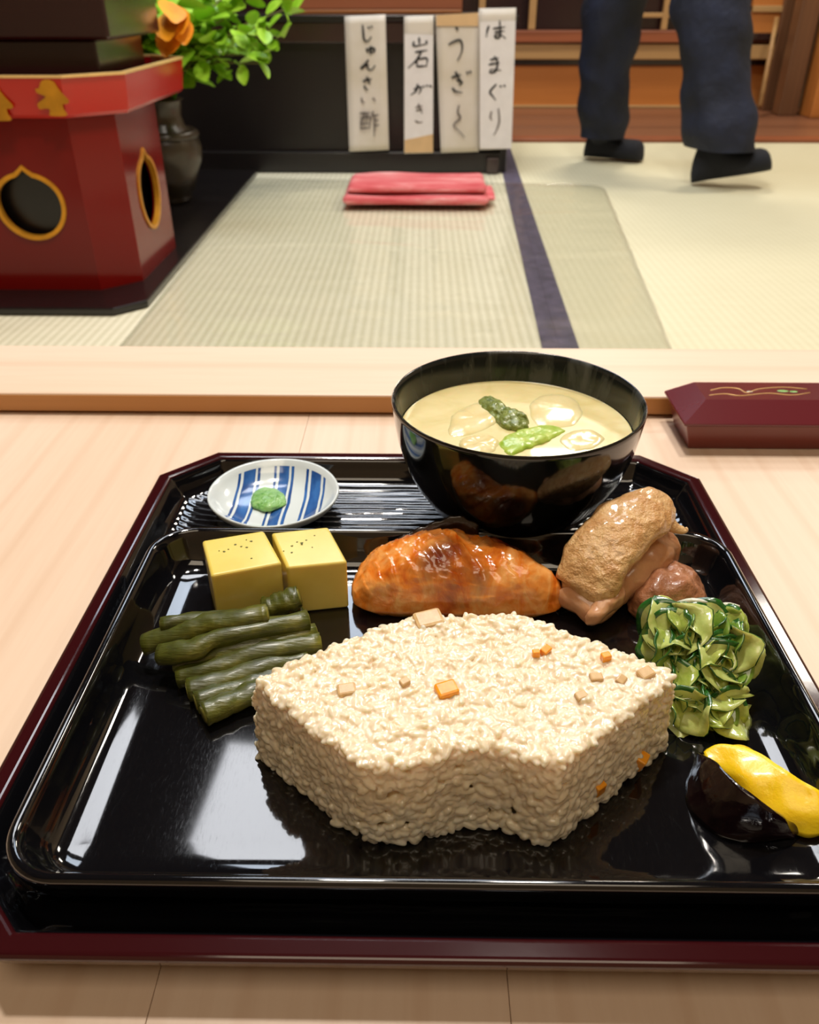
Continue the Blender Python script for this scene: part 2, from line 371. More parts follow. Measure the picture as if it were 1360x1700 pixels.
def prism(name, poly, z0, z1, mat, parent=None, bv=0.0, seg=3, top=None):
    """upright solid over a polygon"""
    n = len(poly); cx = sum(p[0] for p in poly) / n; cy = sum(p[1] for p in poly) / n; tp = top or poly
    v = [(p[0] - cx, p[1] - cy, 0) for p in poly] + [(p[0] - cx, p[1] - cy, z1 - z0) for p in tp]
    f = [tuple(range(n - 1, -1, -1)), tuple(range(n, 2 * n))] + [(i, (i + 1) % n, n + (i + 1) % n, n + i) for i in range(n)]
    loc = Vector((cx, cy, z0)); loc = loc - parent.location if parent is not None else loc
    o = fixn(mesh_obj(name, v, f, mat, parent, False, loc))
    if bv: bevel(o, bv, seg)
    return o
def rrect(x0, x1, y0, y1, r, z, n=10):
    pts = []
    for cx, cy, a0 in ((x1 - r, y1 - r, 0), (x0 + r, y1 - r, 90), (x0 + r, y0 + r, 180), (x1 - r, y0 + r, 270)):
        for k in range(n + 1):
            a = R(a0 + 90 * k / n); pts.append(Vector((cx + r * math.cos(a), cy + r * math.sin(a), z)))
    return pts

FL = -0.25          # level of the tatami
# ================================================================== SETTING
XW0, XW1, YB, YF = -2.4, 2.4, 4.85, -1.2
fl = box('floor', XW0, XW1, YF, YB, FL - .08, FL - .03, M['plankwood']); tag(fl, kind='structure')
ce = box('ceiling', XW0, XW1, YF, YB, CEIL + .02, CEIL + .08, M['ceilwood']); tag(ce, kind='structure')
for nm, a in (('wall_left', (XW0 - .06, XW0, YF, YB)), ('wall_right', (XW1, XW1 + .06, YF, YB)), ('wall_front', (XW0 - .06, XW1 + .06, YF - .06, YF)), ('wall_back', (XW0 - .06, XW1 + .06, YB + .12, YB + .18))):
    tag(box(nm, *a, FL - .08, CEIL + .08, M['plaster']), kind='structure')

# tatami mats lie on the floor and belong to it
hA, hB, hC, hD = at(835, 290, FL), at(863, 290, FL), at(962, 577, FL), at(900, 577, FL)
hdir = ((hA - hD) + (hB - hC)) / 2
def hx(y, side):     # x of the mat border at depth y
    a, b = (hA, hD) if side == 0 else (hB, hC)
    return b.x + (a.x - b.x) * (y - b.y) / (a.y - b.y)
YT = at(1000, 236, FL).y
y0, y1 = -1.15, YT
flv = fl.location
def mat_piece(name, poly, mat, z0, z1, par, bv=.002):
    n = len(poly); v = [(p[0], p[1], z0) for p in poly] + [(p[0], p[1], z1) for p in poly]
    f = [tuple(range(n - 1, -1, -1)), tuple(range(n, 2 * n))] + [(i, (i + 1) % n, n + (i + 1) % n, n + i) for i in range(n)]
    o = fixn(mesh_obj(name, [Vector(q) - flv for q in v], f, mat, par, False)); bevel(o, bv, 2); return o
m1 = mat_piece('tatami_mat', [(XW0 + .01, y0), (hx(y0, 0) + .03, y0), (hx(y1, 0) + .027, y1), (XW0 + .01, y1)], M['tatami'], FL - .03, FL - .002, fl)
m2 = mat_piece('tatami_mat', [(hx(y0, 0) + .032, y0), (XW1 - .01, y0), (XW1 - .01, y1), (hx(y1, 0) + .029, y1)], M['tatami_fresh'], FL - .03, FL - .002, fl)
m1.name = 'tatami_mat'
mat_piece('border_cloth', [(hx(y0, 0), y0), (hx(y0, 0) + .031, y0), (hx(y1, 0) + .028, y1), (hx(y1, 0), y1)], M['heri'], FL - .0015, FL, m1, .0005)
mat_piece('border_cloth', [(hx(y0, 0) + .0312, y0), (hx(y0, 1), y0), (hx(y1, 1), y1), (hx(y1, 0) + .0282, y1)], M['heri'], FL - .0015, FL, m2, .0005)
# plank corridor floor beyond the mats
edges = [YT + .004, YT + .10, YT + .44, YT + .80, YB + .05]
for k in range(4):
    o = box('floor_board', XW0 + .01, XW1 - .01, edges[k] + .003, edges[k + 1] - .003, FL - .03, FL + (.012 if k == 0 else 0), M['redwood' if k == 0 else 'plankwood'], None, .004)
    o.location = Vector(o.location) - flv; o.parent = fl

# ------------------------------------------------ sliding door screen at the far wall
def Z(v, y): return at(700, v, y=y).z
ys = YB
def X(u, v, y): return at(u, v, y=y).x
dr = empty('door_1', (1.2, ys, FL)); tag(dr, kind='structure')
xa, xb = -1.6, X(1300, 60, ys)
box('base_panel', xa, xb, ys + .01, ys + .03, FL, Z(108, ys), M['oldwood'], dr, .003)
box('bottom_rail', xa, xb, ys - .02, ys + .04, FL, Z(174, ys), M['palewood'], dr, .003)
box('gap_shade_strip', xa, xb, ys + .0, ys + .05, Z(108, ys), Z(98, ys), M['darkbox'], dr, .002)  # solid dark strip standing in for the shaded gap under the rail
box('lower_rail', xa, xb, ys - .03, ys + .04, Z(98, ys), Z(72, ys), M['palewood'], dr, .004)
box('middle_rail', xa, xb, ys - .045, ys + .03, Z(70, ys), Z(50, ys), M['redwood'], dr, .004)
box('back_panel', xa, xb, ys + .05, ys + .07, Z(50, ys), Z(50, ys) + 1.5, M['darkbox'], dr)
for u, wd in ((884, 11), (800, 10), (712, 10), (608, 10), (500, 10), (1105, 9), (980, 9), (1200, 9)):
    x = X(u, 25, ys); hw = wd / 2 / 1360 * 4.4
    box('lattice_bar', x - hw, x + hw, ys - .01, ys + .02, Z(49, ys), Z(50, ys) + 1.5, M['palewood'], dr, .002)
for vz in (24, -60, -150):
    box('lattice_rail', X(1015, 25, ys), X(1250, 25, ys), ys - .005, ys + .015, Z(vz + 5, ys), Z(vz - 3, ys), M['palewood'], dr, .002)
dr2 = empty('door_2', (1.9, ys - .1, FL)); tag(dr2, kind='structure')
x0_, x1_ = X(1242, 40, ys - .1), X(1300, 40, ys - .1)
box('door_panel', x0_, x1_, ys - .12, ys - .09, Z(58, ys - .1), Z(58, ys - .1) + 1.5, M['oldwood'], dr2, .003)
box('door_stile', x1_ - .03, x1_ + .02, ys - .14, ys - .08, FL, Z(58, ys - .1) + 1.5, M['postwood'], dr2, .004)
box('door_rail', x0_, x1_, ys - .135, ys - .085, Z(66, ys - .1), Z(54, ys - .1), M['darkbox'], dr2, .003)
box('door_rail', x0_, x1_, ys - .135, ys - .085, Z(97, ys - .1), Z(74, ys - .1), M['palewood'], dr2, .003)
box('door_rail', x0_, x1_, ys - .135, ys - .085, Z(20, ys - .1), Z(9, ys - .1), M['palewood'], dr2, .003)
yp = ys - .25
po = box('trim_1', X(1303, 80, yp), X(1334, 80, yp), yp - .1, yp, FL, CEIL, M['postwood'], None, .006); tag(po, kind='structure')
po = box('trim_2', X(1343, 80, yp), X(1343, 80, yp) + .25, yp - .2, yp - .05, FL, CEIL, M['oldwood'], None, .006); tag(po, kind='structure')
pole = tube('broom_pole', [at(1262, 176, y=4.45), at(1281, 78, y=4.6), at(1290, 30, y=4.66)], .011, M['palewood'], n=10)
pole.data.transform(Matrix.Translation((0, 0, 0)))
tag(pole, 'thin pale wooden stick leaning against the far right door', 'stick')

# ------------------------------------------------ black low cabinet with menu strips
yc = at(700, 287, FL).y
ztop = at(650, 25, y=yc).z
cx0, cx1 = -1.7, X(848, 150, yc)
cab = empty('low_cabinet', ((cx0 + cx1) / 2, yc + .3, FL)); tag(cab, 'wide low black cabinet with menu strips hanging down its front', 'cabinet')
box('top_board', cx0, cx1 + .01, yc - .005, yc + .62, ztop - .018, ztop, M['blackdull'], cab, .002)
box('apron', cx0, cx1, yc + .002, yc + .03, ztop - .075, ztop - .018, M['darkbox'], cab, .003)
box('front_panel', cx0, cx1 - .02, yc + .03, yc + .05, FL + .03, ztop - .075, M['blackdull'], cab)
box('side_panel', cx1 - .025, cx1, yc + .01, yc + .6, FL, ztop - .018, M['blackdull'], cab, .003)
box('back_panel', cx0, cx1 - .02, yc + .57, yc + .6, FL, ztop - .018, M['blackdull'], cab)
box('base_rail', cx0, cx1 - .02, yc, yc + .04, FL, FL + .065, M['blackdull'], cab, .004)
box('foot_block', X(808, 265, yc) , cx1 - .028, yc - .02, yc - .001, FL, FL + .05, M['darkbox'], cab, .003)
# wooden tray on top of the cabinet
tb = empty('wooden_tray', (X(630, 8, yc + .35), yc + .35, ztop)); tag(tb, 'long shallow brown wooden tray lying on the black cabinet', 'tray')
ta, tc = X(492, 8, yc + .35), X(765, 8, yc + .35)
box('tray_base', ta, tc, yc + .22, yc + .5, ztop, ztop + .012, M['oldwood'], tb, .003)
for nm, q in (('tray_side', (ta, tc, yc + .22, yc + .235)), ('tray_side', (ta, tc, yc + .485, yc + .5)), ('tray_end', (ta, ta + .015, yc + .235, yc + .485)), ('tray_end', (tc - .015, tc, yc + .235, yc + .485))):
    box(nm, *q, ztop + .012, ztop + .05, M['redwood'], tb, .003)

def strip(quad, yy, label, patches=(), strokes=(), fade=(), sizes=()):
    a, b, c, d = [at(u, v, y=yy) for u, v in quad]     # TL TR BR BL
    cen = (a + b + c + d) / 4; e = empty('menu_strip', cen); tag(e, label, 'menu', 'handwritten menu strips hanging from the cabinet')
    nu, nv = 6, 18; v = []; f = []
    for s in (0, 1):
        for i in range(nv + 1):
            for j in range(nu + 1):
                tt, ss = i / nv, j / nu; p = (a.lerp(b, ss)).lerp(d.lerp(c, ss), tt)
                curl = .004 * math.sin(tt * 5) * .5 - .003 * (ss - .5) ** 2
                # corners slightly rounded
                v.append(p - cen + Vector((0, -curl - s * .0012, 0)))
    m_ = (nv + 1) * (nu + 1)
    for i in range(nv):
        for j in range(nu):
            q = i * (nu + 1) + j; f.append((q, q + 1, q + nu + 2, q + nu + 1)); f.append((m_ + q, m_ + q + nu + 1, m_ + q + nu + 2, m_ + q + 1))
    rim = [j for j in range(nu + 1)] + [i * (nu + 1) + nu for i in range(1, nv + 1)] + [nv * (nu + 1) + j for j in range(nu - 1, -1, -1)] + [i * (nu + 1) for i in range(nv - 1, 0, -1)]
    for k in range(len(rim)):
        p_, q_ = rim[k], rim[(k + 1) % len(rim)]; f.append((p_, q_, q_ + m_, p_ + m_))
    fixn(mesh_obj('paper', v, f, M['paper'], e))
    for (pts, mt) in patches:
        pp = [at(u, vv, y=yy) - cen for u, vv in pts]
        n = len(pp); vv_ = [p + Vector((0, -.0060, 0)) for p in pp] + [p + Vector((0, -.0066, 0)) for p in pp]
        fixn(mesh_obj('label_patch', vv_, [tuple(range(n)), tuple(range(n, 2 * n))] + [(k, (k + 1) % n, n + (k + 1) % n, n + k) for k in range(n)], mt, e, False))
    start = 0
    for cnt in sizes:
     V = []; F = []; MI = []
     for idx, st in list(enumerate(strokes))[start:start + cnt]:
         P = cat([(560 + x / 4.25, y / 4.25, 0) for x, y in st], max(8, len(st) * 5)); fd = idx in fade
         base = len(V); n = len(P)
         for i, p in enumerate(P):
             d = (P[min(i + 1, n - 1)] - P[max(i - 1, 0)]).normalized(); nn = Vector((-d.y, d.x, 0))
             tt = i / (n - 1); wd = (1.75 if not fd else 1.5) * (.55 + .55 * math.sin(math.pi * min(1, tt * 1.1 + .12)))
             for sg in (-1, 1):
                 for dep in (.0072, .0078):
                     q = p + nn * sg * wd; V.append(at(q.x, q.y, y=yy) - cen + Vector((0, -dep, 0)))
         for i in range(n - 1):
             q = base + i * 4
             F += [(q + 1, q + 3, q + 7, q + 5), (q, q + 4, q + 6, q + 2), (q, q + 1, q + 5, q + 4), (q + 2, q + 6, q + 7, q + 3)]; MI += [1 if fd else 0] * 4
     o = mesh_obj('brush_character', V, F, M['ink'], e, False); o.data.materials.append(M['inkfade']); o.data.polygons.foreach_set('material_index', MI); start += cnt
    return e
ju = [[(180, 175), (185, 230), (190, 275), (215, 290), (242, 258)], [(218, 188), (228, 202)], [(240, 182), (248, 196)],
      [(207, 340), (216, 372)], [(215, 350), (240, 338), (264, 346), (255, 368), (225, 362)], [(238, 325), (236, 388)],
      [(222, 420), (200, 450), (168, 482), (213, 455), (216, 482), (240, 492), (270, 460)],
      [(182, 574), (212, 562), (244, 556)], [(210, 540), (222, 570), (232, 592)], [(192, 602), (200, 622), (220, 632)],
      [(172, 688), (178, 715), (196, 724)], [(250, 690), (262, 700), (268, 714)],
      [(158, 797), (236, 795)], [(170, 830), (166, 912)], [(170, 830), (230, 825), (228, 905)], [(188, 797), (185, 860)], [(210, 797), (208, 860)], [(170, 872), (226, 868)], [(168, 906), (228, 900)],
      [(255, 783), (243, 832)], [(252, 815), (297, 808)], [(264, 815), (262, 960)], [(262, 850), (292, 845)], [(262, 885), (298, 880)]]
iwa = [[(578, 262), (580, 322)], [(540, 290), (545, 325), (634, 308)], [(628, 284), (633, 310)], [(550, 368), (634, 354)], [(592, 368), (560, 422), (500, 480)],
       [(560, 420), (562, 472)], [(560, 420), (632, 412), (628, 468)], [(562, 468), (634, 465)],
       [(540, 630), (582, 612), (588, 640), (572, 662)], [(568, 590), (556, 640), (518, 670)], [(602, 604), (614, 618)], [(628, 598), (638, 612)], [(650, 600), (668, 616)],
       [(553, 757), (602, 746)], [(556, 780), (604, 770)], [(572, 730), (588, 770), (600, 802)], [(550, 848), (570, 862), (602, 860)]]
uza = [[(833, 192), (856, 212)], [(785, 315), (830, 290), (868, 285), (882, 330), (872, 380), (848, 428)], [(805, 547), (872, 525)], [(833, 503), (852, 540), (876, 572)],
       [(840, 562), (880, 580), (858, 602)], [(812, 618), (832, 642), (882, 652)], [(914, 505), (924, 522)], [(936, 500), (944, 516)], [(860, 740), (850, 790), (868, 830), (822, 880), (860, 922), (898, 966)]]
ham = [[(1070, 180), (1058, 215), (1052, 262)], [(1098, 202), (1184, 190)], [(1108, 228), (1178, 218)], [(1145, 145), (1149, 250), (1122, 268), (1112, 250), (1150, 245), (1188, 272)],
       [(1078, 422), (1138, 408)], [(1068, 456), (1144, 440)], [(1108, 395), (1130, 440), (1116, 500), (1080, 512), (1086, 490), (1154, 496)],
       [(1122, 592), (1078, 645), (1098, 680), (1118, 706)], [(1146, 603), (1158, 614)], [(1172, 600), (1186, 610)],
       [(1087, 783), (1080, 830), (1094, 848)], [(1136, 762), (1142, 850), (1126, 910), (1103, 952)]]
strip([(572, 27), (640, 24), (646, 249), (580, 252)], yc - .012, 'leftmost white menu strip, written with five small kana and a kanji', (), ju, set(range(10, 24)), (3, 3, 1, 3, 2, 12))
strip([(671, 27), (720, 25), (719, 254), (671, 255)], yc - .012, 'narrowest menu strip with a tan patch at its lower end', [([(672, 56), (719, 58), (719, 222), (672, 232)], M['paperwhite']), ([(672, 232), (719, 222), (719, 252), (672, 253)], M['papertan'])], iwa, {13, 14, 15, 16}, (8, 5, 4))
strip([(723, 25), (795, 21), (795, 252), (732, 254)], yc - .016, 'menu strip with a tan top band and three large kana', [([(724, 25), (794, 21), (794, 43), (725, 43)], M['papertan'])], uza, {8}, (2, 6, 1))
strip([(795, 14), (857, 13), (849, 247), (796, 249)], yc - .026, 'rightmost glossy white menu strip at the end of the cabinet', [([(797, 36), (856, 34), (849, 246), (797, 246)], M['paperwhite'])], ham, {10, 11}, (4, 3, 3, 2))

# ------------------------------------------------ black dais and red lacquer stand
DZ = FL + .014
eA, eB = at(232, 512, DZ), at(418, 291, DZ)
xe = (eA.x + eB.x) / 2
da = prism('lacquer_board', [(XW0 + .02, eA.y), (eA.x - .05, eA.y), (eA.x, eA.y + .05), (eB.x, yc - .03), (XW0 + .02, yc - .03)], FL, DZ, M['blackdull'], None, .003)
tag(da, 'flat black lacquered board on the tatami beneath the red stand', 'board')

def holed_panel(name, wd, ht, hole, th, mat, parent, M4):
    """rectangular board with an opening: x along the board, y up, thickness away from viewer"""
    n = len(hole); cx = sum(p[0] for p in hole) / n; cy = sum(p[1] for p in hole) / n; outer = []
    for (x, y) in hole:
        dx, dy = x - cx, y - cy; k = min((((wd - cx) if dx > 0 else cx) / abs(dx)) if abs(dx) > 1e-9 else 1e9, (((ht - cy) if dy > 0 else cy) / abs(dy)) if abs(dy) > 1e-9 else 1e9)
        outer.append([cx + dx * k, cy + dy * k])
    for c in ((0, 0), (wd, 0), (wd, ht), (0, ht)):
        k = min(range(n), key=lambda i: (outer[i][0] - c[0]) ** 2 + (outer[i][1] - c[1]) ** 2); outer[k] = list(c)
    v = [];
    for z in (0, th):
        v += [Vector((x, z, y)) for x, y in hole] + [Vector((x, z, y)) for x, y in outer]
    f = []
    for i in range(n):
        j = (i + 1) % n
        f += [(i, j, n + j, n + i), (2 * n + i, 3 * n + i, 3 * n + j, 2 * n + j), (i, 2 * n + i, 2 * n + j, j), (n + i, n + j, 3 * n + j, 3 * n + i)]
    return fixn(mesh_obj(name, [M4 @ q for q in v], f, mat, parent, False))
def keyhole(cx, cy, rx, ry, n=48):
    """rounded opening with a small cusped top"""
    pts = []
    for i in range(n):
        a = 2 * math.pi * i / n - math.pi / 2; x, y = math.cos(a), math.sin(a)
        if y > .3: y = .3 + (y - .3) * (.85 + .28 * max(0, 1 - abs(x) / .22))
        pts.append((cx + rx * x, cy + ry * y))
    return pts
st = empty('offering_stand', (-.80, 1.80, DZ)); tag(st, 'red lacquered chamfered stand with gold edged openings and shallow tray', 'stand')
SL = Vector(st.location)
bx1 = -.568; bx0 = -1.12; by0 = 1.60; by1 = 1.99; ch = .065; bz1 = .072
th = .012
# four faces with openings and four chamfer boards
hF = bz1 - DZ
def T(p, ang): return Matrix.Translation(Vector(p) - SL) @ Matrix.Rotation(ang, 4, 'Z')
wf = (bx1 - ch) - (bx0 + ch); ws = (by1 - ch) - (by0 + ch)
fcx = X(52, 345, by0) - (bx0 + ch); fcz = Z(342, by0) - DZ
hole_f = keyhole(fcx, fcz, .060, .058)
hole_s = keyhole(ws * .50, .150, .062, .070)
for nm, pp, an, wd, hl in (('front_panel', (bx0 + ch, by0, DZ), 0, wf, hole_f), ('side_panel', (bx1, by0 + ch, DZ), R(90), ws, hole_s),
                           ('back_panel', (bx1 - ch, by1, DZ), R(180), wf, keyhole(wf / 2, fcz, .06, .072)), ('side_panel', (bx0, by1 - ch, DZ), R(270), ws, hole_s)):
    pn = holed_panel(nm, wd, hF, hl, th, M['redlacquer'], st, T(pp, an))
    loop = [T(pp, an) @ Vector((x, -.001, y)) for x, y in hl]
    rg = []
    cxh = sum(p[0] for p in hl) / len(hl); cyh = sum(p[1] for p in hl) / len(hl); MT = T(pp, an)
    for x, y in hl:
        d = Vector((x - cxh, 0, y - cyh)).normalized(); c0 = Vector((x, 0, y))
        rg.append([MT @ (c0 - d * .0015 + Vector((0, .008, 0))), MT @ (c0 - d * .0015 + Vector((0, -.003, 0))), MT @ (c0 + d * .0065 + Vector((0, -.003, 0))), MT @ (c0 + d * .0065 + Vector((0, .0005, 0)))])
    loft('gold_edging', rg, M['gold'], pn, None, closed=True, smooth=False)
for k, (a, b) in enumerate((((bx1 - ch, by0), (bx1, by0 + ch)), ((bx1, by1 - ch), (bx1 - ch, by1)), ((bx0 + ch, by1), (bx0, by1 - ch)), ((bx0, by0 + ch), (bx0 + ch, by0)))):
    a = Vector((a[0], a[1], DZ)); b = Vector((b[0], b[1], DZ)); d = (b - a); nn = Vector((-d.y, d.x, 0)).normalized() * th; up = Vector((0, 0, hF))
    q = [a, b, b + nn, a + nn]; v = [p - SL for p in q] + [p + up - SL for p in q]
    fixn(mesh_obj('corner_board', v, [(3, 2, 1, 0), (4, 5, 6, 7), (0, 1, 5, 4), (1, 2, 6, 5), (2, 3, 7, 6), (3, 0, 4, 7)], M['redlacquer'], st, False))
def octa(x0, x1, y0_, y1_, c, z): return [Vector(p) for p in ((x0 + c, y0_, z), (x1 - c, y0_, z), (x1, y0_ + c, z), (x1, y1_ - c, z), (x1 - c, y1_, z), (x0 + c, y1_, z), (x0, y1_ - c, z), (x0, y0_ + c, z))]
# inner lining (dark) of the base
rr = [[p - SL for p in octa(bx0 + .03, bx1 - .03, by0 + .03, by1 - .03, ch, z)] for z in (DZ + .001, bz1 - .004)]
loft('inner_box', rr, M['blackdull'], st, smooth=False)
tx0, tx1, ty0, ty1, tc_ = -1.16, -.542, 1.585, 2.16, .085; tz0, tz1 = bz1, .141
tr_ = [(0.02, tz0), (0.004, tz0 + .002), (0, tz0 + .008), (-.006, tz1 - .003)]
tray_part = loft('tray_wall', [[p - SL for p in octa(tx0 + i, tx1 - i, ty0 + i, ty1 - i, tc_, z)] for i, z in tr_] + [[p - SL for p in octa(tx0 + i, tx1 - i, ty0 + i, ty1 - i, tc_ - .004, z)] for i, z in ((.003, tz1 - .003), (.012, tz0 + .014))], M['vermilion'], st, smooth=False)
loft('tray_lining', [[p - SL for p in octa(tx0 + i, tx1 - i, ty0 + i, ty1 - i, tc_ - .004, z)] for i, z in ((.0125, tz0 + .0145), (.0045, tz1 - .004), (.0035, tz1 - .0035))] , M['redinside'], st, cap0=True, cap1=False, smooth=False)
loft('gold_rim', [[p - SL for p in octa(tx0 + i, tx1 - i, ty0 + i, ty1 - i, tc_ - .002, z)] for i, z in ((-.007, tz1 - .003), (-.007, tz1 + .001), (.004, tz1 + .001), (.004, tz1 - .003))], M['goldpale'], st, closed=True, smooth=False)
# gold emblem patches on the tray wall (leaf clusters)
def emblem(u, v, sc=1.0):
    yy = ty0 - .0065; c = at(u, v, y=yy)
    pts = [(-18, -16), (-12, -26), (-2, -29), (9, -26), (14, -17), (20, -8), (29, 3), (24, 8), (17, 8), (17, 16), (20, 26), (-9, 26), (-3, 19), (-12, 15), (-24, 16), (-26, 8), (-17, 2), (-9, -4), (-16, -8), (-23, -9), (-24, -15)]
    P = catc([(a, b, 0) for a, b in pts], 60)
    f2 = [Vector((p.x * sc * .00102, 0, -p.y * sc * .00102)) for p in P]; n = len(f2)
    V = [c - SL + q for q in f2] + [c - SL + q + Vector((0, -.001, 0)) for q in f2] + [c - SL + Vector((0, -.0012, 0))]
    F = [(i, (i + 1) % n, n + (i + 1) % n, n + i) for i in range(n)] + [(n + i, n + (i + 1) % n, 2 * n) for i in range(n)]
    o = fixn(mesh_obj('gold_emblem', V, F, M['gold'], st, False)); return o
emblem(86, 164); emblem(-7, 172)
# dark stacked box standing in the red tray
bzb = tz0 + .016
dk = empty('stacked_box', (-.85, 1.85, bzb)); tag(dk, 'dark brown lacquered box standing in the red tray at upper left', 'box')
yk = 1.70
xk = X(182, 40, yk); zk = Z(66, yk); xk2 = X(160, 100, yk)
box('box_foot', -1.05, xk2, yk + .01, 2.0, bzb, zk - .001, M['darkbox'], dk, .004)
box('box_body', -1.08, xk, yk - .012, 2.02, zk, zk + .22, M['darkbox'], dk, .005)
box('box_lid', -1.085, xk + .006, yk - .017, 2.025, zk + .221, zk + .26, M['darkbox'], dk, .006)

# ------------------------------------------------ pottery jar with leafy branches
jy = 2.42; jx = X(272, 250, jy); jz = DZ
jar = empty('flower_jar', (jx, jy, jz)); tag(jar, 'dark glazed pottery jar behind the red stand, holding branches', 'jar')
zb_ = Z(292, jy) - jz
lathe('jar_body', [(.0, 0), (.05, 0), (.058, .01), (.066, .04), (.072, zb_ * .5), (.082, zb_), (.098, zb_ + .035), (.103, zb_ + .07), (.094, zb_ + .10), (.066, zb_ + .125), (.058, zb_ + .15), (.064, zb_ + .185), (.070, zb_ + .19), (.062, zb_ + .188), (.050, zb_ + .15), (.02, zb_ + .10), (0, zb_ + .1)], M['clay'], jar)
lathe('jar_band', [(.0975, zb_ + .098), (.101, zb_ + .104), (.0975, zb_ + .112), (.088, zb_ + .118), (.080, zb_ + .112)], M['clay'], jar)
pl = empty('leafy_branches', (jx, jy, jz + zb_ + .16)); tag(pl, 'bright green leafy branches with orange leaves spreading above the jar', 'plant')
PLc = Vector(pl.location)
def leaf_mesh(name, L, W, mat):
    n = 5; V = []; F = []
    for i in range(n + 1):
        t = i / n; wd = W * math.sin(math.pi * min(1, t * .92 + .04)) ** .8; z = .12 * L * math.sin(t * 2.2)
        V += [(t * L, -wd, z + .1 * wd), (t * L, 0, z - .15 * wd), (t * L, wd, z + .1 * wd)]
    for i in range(n):
        a = i * 3; F += [(a, a + 1, a + 4, a + 3), (a + 1, a + 2, a + 5, a + 4)]
    me = bpy.data.meshes.new(name); me.from_pydata(V, [], F); me.materials.append(mat); me.polygons.foreach_set('use_smooth', [True] * len(F)); return me
LM = [leaf_mesh('leaf', .056, .019, M['leaf']), leaf_mesh('leaf', .066, .024, M['leafdark']), leaf_mesh('leaf', .050, .021, M['leaf'])]
LO = leaf_mesh('leaf', .06, .022, M['leaforange'])
rnd = random.Random(11)
def add_leaf(p, d, me, sc=1):
    o = bpy.data.objects.new('leaf', me); COL.objects.link(o); o.parent = pl
    q = Vector(d).to_track_quat('X', 'Z'); e = q.to_euler(); e.x += rnd.uniform(-.9, .9); o.rotation_euler = e; o.location = Vector(p) - PLc; k = sc * rnd.uniform(.95, 1.5); o.scale = (k, k, k); return o
targets = [(200, 20, 2.25), (235, 50, 2.3), (265, 30, 2.35), (240, -20, 2.4), (300, -25, 2.4), (330, 40, 2.3), (360, 70, 2.3), (395, 60, 2.35), (420, 90, 2.3), (430, 105, 2.35), (400, 15, 2.35), (440, 40, 2.3), (465, 55, 2.35), (475, 15, 2.35), (385, -25, 2.4), (350, 5, 2.5), (215, 70, 2.5), (280, 68, 2.5), (360, 100, 2.38), (300, 10, 2.25), (230, 5, 2.2), (420, -40, 2.3), (260, 75, 2.3), (205, 45, 2.35)]
nleaf = 0
for (u, v, yy) in targets:
    e_ = at(u, v, y=yy); s_ = PLc + Vector((0, 0, .0)); mid = s_.lerp(e_, .5) + Vector((rnd.uniform(-.02, .02), rnd.uniform(-.02, .02), .05))
    br = cat([s_, mid, e_], 12)
    tube('stem', [p - PLc for p in br], [.0035 - .0022 * i / 11 for i in range(12)], M['twig'], pl, n=5)
    for k in range(12):
        i = rnd.randint(5, 11); p = br[i] + Vector((rnd.gauss(0, .014), rnd.gauss(0, .02), rnd.gauss(0, .014)))
        d = Vector((rnd.uniform(-1, 1) + .5, rnd.uniform(-1, .3), rnd.uniform(-.8, .7))).normalized()
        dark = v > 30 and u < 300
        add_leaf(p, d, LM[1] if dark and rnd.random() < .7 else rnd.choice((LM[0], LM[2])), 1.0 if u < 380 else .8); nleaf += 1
for (u, v) in ((280, 2), (296, 12), (302, 28), (290, 40), (300, 45), (278, 20), (194, 38), (197, 52), (192, 66), (180, 78), (200, 28)):
    yy = 2.12 if u > 200 else 2.2
    add_leaf(at(u, v, y=yy), (rnd.uniform(-.5, .5), -.6, rnd.uniform(-1, -.3)), LO, 1.0)

# ------------------------------------------------ clear vinyl mat on the tatami, folded red cloth
vA, vB, vC, vD = at(422, 297, FL), at(1002, 309, FL), at(1122, 600, FL), at(184, 600, FL)
nu, nv = 80, 140; V = []; F = []
def vpt(s, t):
    p = (vA.lerp(vB, s)).lerp(vD.lerp(vC, s), t)
    return p
cr = .07
for i in range(nv + 1):
    for j in range(nu + 1):
        s, t = j / nu, i / nv
        # round the far right corner
        if s > 1 - cr and t < cr:
            ds, dt = (s - (1 - cr)) / cr, (cr - t) / cr; l = math.hypot(ds, dt); mx = max(ds, dt)
            if l > 1e-6: s, t = 1 - cr + ds * mx / l * cr, cr - dt * mx / l * cr
        p = vpt(s, t); n1 = noise.noise(Vector((p.x * 3, p.y * 5, .3))); n2 = noise.noise(Vector((p.x * 2.2 + p.y * 3, p.y * 14, 2.1)))
        V.append((p.x, p.y, FL + .0055 + .0022 * n1 + .0018 * n2 + .0022 * max(0, 1 - abs((p.y - 1.95 + .05 * math.sin(p.x * 6)) / .03)) + .002 * max(0, 1 - abs((p.y - 2.32 + .04 * math.sin(p.x * 5 + 1)) / .035))))
for i in range(nv):
    for j in range(nu):
        q = i * (nu + 1) + j; F.append((q, q + nu + 1, q + nu + 2, q + 1))
vs = mesh_obj('vinyl_mat', V, F, M['vinyl']); so = vs.modifiers.new('thick', 'SOLIDIFY'); so.thickness = .0012; so.offset = 0
tag(vs, 'clear glossy vinyl mat spread over the tatami in front of the cabinet', 'mat')

